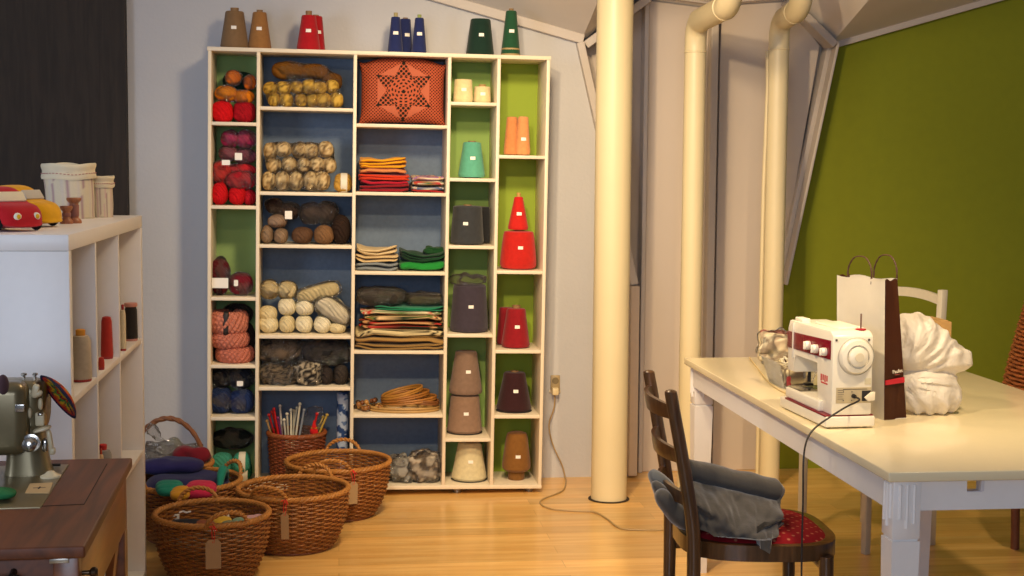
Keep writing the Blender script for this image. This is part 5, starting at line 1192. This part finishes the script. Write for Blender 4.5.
# ---------------------------------------------------------------- clear bin of haberdashery
nr = atZ(784, 389.2, TT); bl_ = atZ(768.4, 381.5, TT); d_ = bl_-nr; ra = math.atan2(d_.y, d_.x)-pi/2; k = nr.y/F
bn = thing('clear_plastic_bin', 'clear plastic tub full of small sewing clips on the table behind the sewing machine', 'tub', (nr.x, nr.y, TT), ra)
bw, bl2, bh = .085, max(.10, d_.length), 29*k
def tub(u, v, s=1.0, o=0):
    pass
bm = B(); rings = []
for z_, g_ in ((0, .0), (bh*.5, .012), (bh*.93, .022), (bh*.93, .027), (bh, .028)):
    pts = []; x0, x1, y0, y1 = -g_, bw+g_, -g_, bl2+g_; rr_ = .012
    for cx_, cy_, a0 in ((x1-rr_, y1-rr_, 0), (x0+rr_, y1-rr_, 90), (x0+rr_, y0+rr_, 180), (x1-rr_, y0+rr_, 270)):
        for j in range(5): a = R(a0+22.5*j); pts.append(bm.verts.new((cx_+rr_*cos(a), cy_+rr_*sin(a), z_+.0005)))
    rings.append(pts)
for a, c in zip(rings, rings[1:]):
    for i in range(20): bm.faces.new((a[i], a[(i+1) % 20], c[(i+1) % 20], c[i]))
bm.faces.new(rings[0][::-1]); bmesh.ops.solidify(bm, geom=bm.faces[:], thickness=.0012); link('tub_wall', bm, plastic_wrap('#dfe4d8', .12, .25), bn)
bm = B(); lump(bm, (bw/2, bl2/2, bh*.42), (bw*.46, bl2*.47, bh*.38), .35, .006, 60, 40, 4); o = link('clip_heap', bm, M_ATTR, None); o.location = (nr.x, nr.y, TT+.001); o.rotation_euler.z = ra
tag(o, 'heap of small cream and brown clips inside the clear tub', 'sewing clips', None, 'stuff'); blotch(o, ['#8a7c60', '#cfc3a0', '#5a4a38', '#b5a888'], 110)
rr = random.Random(9); Mb = Matrix.Translation((nr.x, nr.y, TT)) @ Matrix.Rotation(ra, 4, 'Z')
for i in range(26):
    p = Mb @ Vector((rr.uniform(.012, bw-.012), rr.uniform(.012, bl2-.012), bh*rr.uniform(.78, .95))); r0_ = rr.uniform(.007, .011)
    bm = B(); tube(bm, [(r0_*cos(2*pi*j/16), r0_*sin(2*pi*j/16)*.7, .002*sin(j)) for j in range(16)], .0018, 5, True); tube(bm, [(0, -r0_*.7, 0), (0, r0_*.7, .003)], .0018, 5)
    o = link('sewing_clip', bm, mat(['#d8ccaa', '#c9b98f', '#4a3a2c', '#e0d8c0'][i % 4], .35), None); o.location = p; o.rotation_euler = (rr.uniform(-1.2, 1.2), rr.uniform(-1.2, 1.2), rr.uniform(0, 6))
    tag(o, 'small clip lying loose on top of the heap in the clear tub', 'clip', 'loose clips in the clear tub')
p = Mb @ Vector((.018, .012, .006)); o = rag('small red cloth piece at the near corner of the clear tub', p.x, p.y+.002, TT+.024, (.010, .009, .020), '#b8303a', .004, seed=6)
pk_ = atZ(783, 368, TT); t = thing('bagged_notions', 'clear bag with a pink top edge behind the clear tub on the table', 'plastic bag', (pk_.x+.01, pk_.y+.10, TT))
bm = B(); lump(bm, (0, 0, .055), (.062, .03, .054), .6, .02, 30, 40, 4); o = link('pale_contents', bm, M_ATTR, t); blotch(o, ['#b8ab88', '#d8ccae', '#a3917a', '#c9baa0'], 40)
bm = B(); lump(bm, (0, 0, .058), (.067, .034, .058), .6, .02, 30, 50, 5); link('plastic_film', bm, plastic_wrap('#f0e4d0', .04, .3), t)
bm = B(); grid(bm, lambda u, v: Vector(((u-.5)*.12, .004*sin(u*18), .100+.013*v+.003*sin(u*14))), 30, 4); bmesh.ops.solidify(bm, geom=bm.faces[:], thickness=.001); link('pink_seal', bm, mat('#c98878', .5), t)
cp_ = [atZ(x, y, TT+.0035) for x, y in ((786.5, 393.5), (778, 389), (768, 381.5), (759, 370), (752, 361), (749.5, 357.5))]
t = thing('beige_cable', 'beige cable curving over the table in front of the clear tub', 'cord', (cp_[2].x, cp_[2].y, TT)); bm = B(); tube(bm, [p-Vector(t.location) for p in smoothpts(cp_, 6)], .0028, 6); link('cable', bm, mat('#c2ab78', .5), t)
# ================================================================ dining chair with jacket
m_cw = wood('chair_wood', '#35210f', '#553a22', .28, 2, 8, coat=.35); SZ = .47
yn = atZ(700, 545, SZ).y+.012; 
ct = atY(668.5, 391, yn); HT = ct.z; yf = yn+.345; xb = atY(691.5, 545, yn).x; xt = ct.x; xf = atY(831, 546, yn+.05).x
ch = thing('wooden_chair', 'dark brown wooden chair with a red patterned seat, tucked up to the table', 'chair', (xb+.016, (yn+yf)/2, 0), -R(3.2)); hw = (yf-yn)/2
def L3(x, y, z): return Vector((x-xb, y-(yn+yf)/2, z))
for sg in (-1, 1):
    pts = [(.0, sg*hw, 0), (.0, sg*hw, .2), (0, sg*hw, SZ-.03), (-.006, sg*hw, SZ+.06), ((xt-xb)*.5, sg*hw, (SZ+HT)/2+.02), (xt-xb, sg*hw, HT-.004)]
    S_ = smoothpts(pts, 7); bm = B(); tube(bm, S_, [.0135+.004*min(1, p.z/.4) if p.z < SZ else .0175-.002*(p.z-SZ)/.4 for p in S_], 14); 
    lump(bm, (xt-xb, sg*hw, HT-.004), (.0155, .0155, .007), 1, seg=14); link('rear_leg_and_post', bm, m_cw, ch)
def post_x(z): return (xt-xb)*max(0, (z-SZ)/(HT-SZ))**1.15
for zc1, hh in ((.797, .035), (.687, .034), (.580, .032)):
    bm = B()
    def f(u, v, s):
        y = (u-.5)*2*hw; x = post_x(zc1+(v-.5)*hh)-.036*(1-(2*u-1)**2); z = zc1+(v-.5)*hh+.008*(1-(2*u-1)**2)*(v-.3); return Vector((x+s*.0055, y, z))
    V = [[bm.verts.new(f(i/20, v, s)) for v, s in ((0, -1), (.5, -1.25), (1, -1), (1, 1), (.5, 1.25), (0, 1))] for i in range(21)]
    for a, c in zip(V, V[1:]):
        for k_ in range(6): bm.faces.new((a[k_], a[(k_+1) % 6], c[(k_+1) % 6], c[k_]))
    bm.faces.new(V[0][::-1]); bm.faces.new(V[-1]); link('back_slat', bm, m_cw, ch)
SD = xf-xb
def outline(o=0, n=48):
    pts = []
    for i in range(n):
        a = 2*pi*i/n; e = .62; cx_ = math.copysign(abs(cos(a))**e, cos(a)); cy_ = math.copysign(abs(sin(a))**e, sin(a))
        fx = (cx_+1)/2; x = -.008-o+(SD+.008+2*o)*fx; y = cy_*(hw+.008+o+.030*fx); pts.append((x, y))
    return pts
bm = B(); prism(bm, outline(.006), SZ-.040, SZ, 'z', .004); link('seat_frame', bm, m_cw, ch)
bm = B(); n = 48; rings = []
for q in range(9):
    f_ = 1-q/8; z = SZ-.004+.022*(1-f_**3.5)**.6 if q else SZ-.006
    ol = outline(-.008); cx_ = SD/2; rings.append([bm.verts.new((cx_+(x-cx_)*max(f_, .02), y*max(f_, .02), z)) for x, y in ol])
for a, c in zip(rings, rings[1:]):
    for i in range(n): bm.faces.new((a[i], a[(i+1) % n], c[(i+1) % n], c[i]))
bm.faces.new(rings[-1])
m_seat = bpy.data.materials.new('seat_fabric'); m_seat.use_nodes = True; nt = m_seat.node_tree; b = nt.nodes['Principled BSDF']; b.inputs['Roughness'].default_value = .9; b.inputs['Specular IOR Level'].default_value = .2
tc = nt.nodes.new('ShaderNodeTexCoord'); mp = nt.nodes.new('ShaderNodeMapping'); mp.inputs['Scale'].default_value = (38, 38, 0); mp.inputs['Rotation'].default_value = (0, 0, .7); nt.links.new(tc.outputs['Object'], mp.inputs[0])
vo = nn(nt, 'ShaderNodeTexVoronoi', Scale=1.0, Randomness=.0); nt.links.new(mp.outputs[0], vo.inputs['Vector'])
cr = nt.nodes.new('ShaderNodeValToRGB'); cr.color_ramp.elements[0].position = .11; cr.color_ramp.elements[0].color = lin('#a8644c'); cr.color_ramp.elements[1].position = .19; cr.color_ramp.elements[1].color = lin('#7c0c18'); nt.links.new(vo.outputs['Distance'], cr.inputs[0]); nt.links.new(cr.outputs[0], b.inputs['Base Color'])
link('seat_pad', bm, m_seat, ch)
for sg in (-1, 1):
    bm = B(); tube(bm, [(SD-.045, sg*(hw+.012), SZ-.03), (SD-.04, sg*(hw+.014), .2), (SD-.036, sg*(hw+.016), 0)], [.019, .016, .0125], 14); link('front_leg', bm, m_cw, ch)
    bm = B(); tube(bm, [(0, sg*hw, .375), (SD-.043, sg*(hw+.012), .375)], .009, 10); link('side_stretcher', bm, m_cw, ch)
bm = B(); tube(bm, [(SD-.042, -hw-.012, .40), (SD-.042, hw+.012, .40)], .009, 10); link('front_stretcher', bm, m_cw, ch)
# jacket
m_vel = mat('#343231', .75, var=.12, scale=9, bump=.35, bscale=45, key='jacket_velvet', sheen=.5, dist=.006)
ym = yn+.11; jk = thing('folded_jacket', 'grey velvety jacket folded and lying on the red chair seat', 'jacket', (xb+.13, ym, SZ+.014))
J0 = Vector(jk.location)
def jp(px, py, y): return atY(px, py, y)-J0
bm = B(); NU, NV = 110, 72
topL, topR = jp(686, 458, ym+.03), jp(781, 480, ym+.03)
frL, frR = jp(688, 528, yn+.035), jp(770, 555, yn-.055)
def jf(u, v):
    # v around the section: 0 front bottom -> .45 roll front -> .5 top -> .55 roll back -> 1 back bottom
    T = topL.lerp(topR, u); Bf = frL.lerp(frR, u); Bf.z += .006*sin(u*9)
    edge = min(1, 14*min(u, 1-u)+.45)**.5
    rr_ = .030*edge
    if v < .42:
        q = v/.42; base = Vector((Bf.x, Bf.y, Bf.z)); under = Vector((T.x, T.y-.028, T.z-.050))
        p = base.lerp(under, q); bulge = .032*sin(pi*q)*(1-.3*u); p.y -= bulge
        w = .013*sin(q*7+u*5)*sin(pi*q) + .020*noise.noise(Vector((u*5+q*2.2, q*3-u*2.5, 3)))+.009*noise.noise(Vector((u*14, q*6+u*9, 9)))
        p.y += w*min(1, q*3+.3); p.z += .004*noise.noise(Vector((u*7, q*5, 5)))
    elif v < .72:
        q = (v-.42)/.30; a = R(-125)+R(290)*q; c = Vector((T.x, T.y+.0, T.z-.030))
        r_ = rr_*(1+.18*noise.noise(Vector((u*5, q*2, 1)))); p = c+Vector((0, -cos(a+pi/2)*0, 0))
        p = c+Vector((0, sin(R(-140)+R(280)*q)*r_, cos(R(-140)+R(280)*q)*r_))
    else:
        q = (v-.72)/.28; c = Vector((T.x, T.y+.02, T.z-.055)); e_ = Vector((Bf.x, T.y+.085, .0)); p = c.lerp(e_, q); p.y += .015*noise.noise(Vector((u*5, q*3, 7)))
    wx = (u-.5)*2; p.x += (.010*noise.noise(Vector((v*9, 1, 2)))*abs(wx)**3); 
    if p.z < 0 and p.y > yn-.045-J0.y: p.z = max(p.z, .002)
    return p
V = [[bm.verts.new(jf(i/(NU-1), j/(NV-1))) for j in range(NV)] for i in range(NU)]
for a, c in zip(V, V[1:]):
    for k_ in range(NV-1): bm.faces.new((a[k_], a[k_+1], c[k_+1], c[k_]))
    bm.faces.new((a[-1], a[0], c[0], c[-1]))
for rg in (V[0], V[-1]):
    c = sum((v.co for v in rg), Vector())/len(rg); c = bm.verts.new(c+Vector((.006 if rg is V[-1] else -.006, 0, 0)))
    for k_ in range(NV): bm.faces.new((rg[k_], rg[(k_+1) % NV], c))
link('jacket_body', bm, m_vel, jk)
for i, (cx_, cy_, rx_, rz_, yy, an) in enumerate([(672, 498, .088, .024, ym+.05, 52), (668, 503, .074, .020, ym+.015, 56), (676, 512, .070, .024, ym-.02, 48)]):
    c_ = jp(cx_, cy_, yy); bm = B(); lump(bm, c_, (rx_, .034, rz_), .75, .010, 16, 44, 3+i, Matrix.Rotation(R(an), 3, 'Y'))
    for v in bm.verts:
        if v.co.x > -.14 and v.co.z < .003: v.co.z = .003
    link('sleeve_fold', bm, m_vel if i else mat('#4e5358', .75, var=.1, scale=9, sheen=.5, bump=.3, bscale=45), jk)
bm = B(); a_, b_ = jp(757, 530, yn-.01), jp(783, 522, yn+.05); 
def f(u, v): p = a_.lerp(b_, u); return p+Vector((.004*sin(v*9), .004*sin(v*12+u*4), -.030*v*(1.2-u)+.012*(1-v)))
grid(bm, f, 24, 14); bmesh.ops.solidify(bm, geom=bm.faces[:], thickness=.012)
for v in bm.verts: v.co += Vector((1, 1, 1))*noise.noise(v.co*30)*.007
link('lapel_fold', bm, m_vel, jk)
# ================================================================ far white chair and wicker chair
Yc = 5.12; rp_ = atY(943.5, 290, Yc); HZ = rp_.z; fx_ = rp_.x-.02; hw2 = .185; az = R(-70)
mid = Vector((fx_+.0, Yc, 0))-Matrix.Rotation(az, 3, 'Z') @ Vector((hw2, 0, 0))
t = thing('white_chair', 'pale grey white wooden chair beyond the far end of the table', 'chair', mid, az)
lean_ = rp_.x-fx_; m_wc = mat('#c4bda8', .45, var=.04)
def shw(bm):
    for v in bm.verts: v.co.y += lean_*max(0, v.co.z-.46)/(HZ-.46)

for sg in (-1, 1):
    bm = B(); box(bm, (sg*hw2-.013, -.012, 0), (sg*hw2+.013, .016, HZ), .003); bmesh.ops.bisect_plane(bm, geom=bm.verts[:]+bm.edges[:]+bm.faces[:], plane_co=(0, 0, .46), plane_no=(0, 0, 1)); shw(bm); link('rear_leg_and_post', bm, m_wc, t)
    bm = B(); box(bm, (sg*hw2-.013, -.32, 0), (sg*hw2+.013, -.295, .44), .003); link('front_leg', bm, m_wc, t)
for zc1, h_ in ((HZ-.035, .034), (HZ-.17, .032), (HZ-.30, .032)):
    bm = B(); A = []
    for i in range(17):
        u = -1+i/8; z = zc1+.016*(1-u*u)-.004; y = .014*(1-u*u); A.append([bm.verts.new((u*(hw2-.012), y+a, z+b)) for a, b in ((-.006, -h_/2), (.006, -h_/2), (.006, h_/2), (-.006, h_/2))])
    for a, c in zip(A, A[1:]):
        for k_ in range(4): bm.faces.new((a[k_], a[(k_+1) % 4], c[(k_+1) % 4], c[k_]))
    bm.faces.new(A[0][::-1]); bm.faces.new(A[-1]); shw(bm); link('back_rail', bm, m_wc, t)
bm = B(); box(bm, (-hw2-.012, -.33, .44), (hw2+.012, .02, .462), .008, 3); link('seat', bm, m_wc, t)
wx_, wy_ = 2.665, 4.85
t = thing('wicker_armchair', 'brown woven wicker chair at the right edge behind the table', 'chair', (wx_, wy_, 0))
pr = lambda q: (.30+.02*sin(pi*q*1.2)-.10*max(0, q-.3), .28+.72*q)
link('woven_back', weave_mesh(pr, 52, 44, .0088, .0045), mat('#8a4c22', .5, var=.25, scale=30, bump=.3), t)
bm = B(); lathe(bm, [(.01, .40), (.28, .40), (.29, .43), (.27, .46), (.01, .465)], 40); link('seat', bm, mat('#7a4220', .6, var=.2), t)
for a in (45, 135, 225, 315): bm = B(); tube(bm, [(.26*cos(R(a)), .26*sin(R(a)), 0), (.27*cos(R(a)), .27*sin(R(a)), .42)], .016, 10); link('leg', bm, m_wick3, t)
# ================================================================ light
w = bpy.data.worlds.new('world'); SC.world = w; w.use_nodes = True; bg = w.node_tree.nodes['Background']; bg.inputs[0].default_value = (.62, .72, 1, 1); bg.inputs[1].default_value = .10
def lamp_(name, kind, loc, tgt, e, col, size=.1, **k):
    l = bpy.data.lights.new(name, kind); l.energy = e; l.color = col
    if kind == 'AREA': l.shape = 'RECTANGLE'; l.size = size; l.size_y = k.get('sy', size)
    else: l.shadow_soft_size = size
    if kind == 'SPOT': l.spot_size = R(k.get('ang', 80)); l.spot_blend = k.get('blend', .8)
    o = bpy.data.objects.new(name, l); COL.objects.link(o); o.location = loc; o.rotation_euler = (Vector(tgt)-Vector(loc)).to_track_quat('-Z', 'Y').to_euler(); return o
warm = (1, .74, .44); cool = (.74, .83, 1)
lamp_('ceiling_spot_left', 'SPOT', (-.1, 2.7, 2.4), (1.65, 5.4, .95), 200, warm, .05, ang=80, blend=.9)
lamp_('ceiling_spot_right', 'SPOT', (1.6, 2.9, 2.4), (1.65, 4.2, .7), 110, warm, .06, ang=85, blend=.9)
lamp_('ceiling_bulb', 'POINT', (.42, 4.2, 2.42), (0, 0, 0), 30, warm, .15)
lamp_('ceiling_spot_shelf', 'SPOT', (.5, 4.0, 2.45), (.75, 6.1, .8), 150, warm, .12, ang=88, blend=1)
lamp_('window_light', 'AREA', (-.5, -1.4, 1.75), (.4, 5, 1.2), 56, cool, 1.6, sy=1.4)
lamp_('side_window_light', 'AREA', (-2.9, 2.2, 1.6), (-.9, 6.4, 1.0), 34, cool, 1.0, sy=1.4)
vs = SC.view_settings; vs.view_transform = 'Standard'; vs.look = 'None'; vs.gamma = 1; vs.use_curve_mapping = False; vs.exposure = .25
try: SC.cycles.use_denoising = True
except Exception: pass
SC.cycles.max_bounces = 8; SC.cycles.transparent_max_bounces = 12; SC.cycles.sample_clamp_indirect = 4; SC.cycles.caustics_reflective = False; SC.cycles.caustics_refractive = False
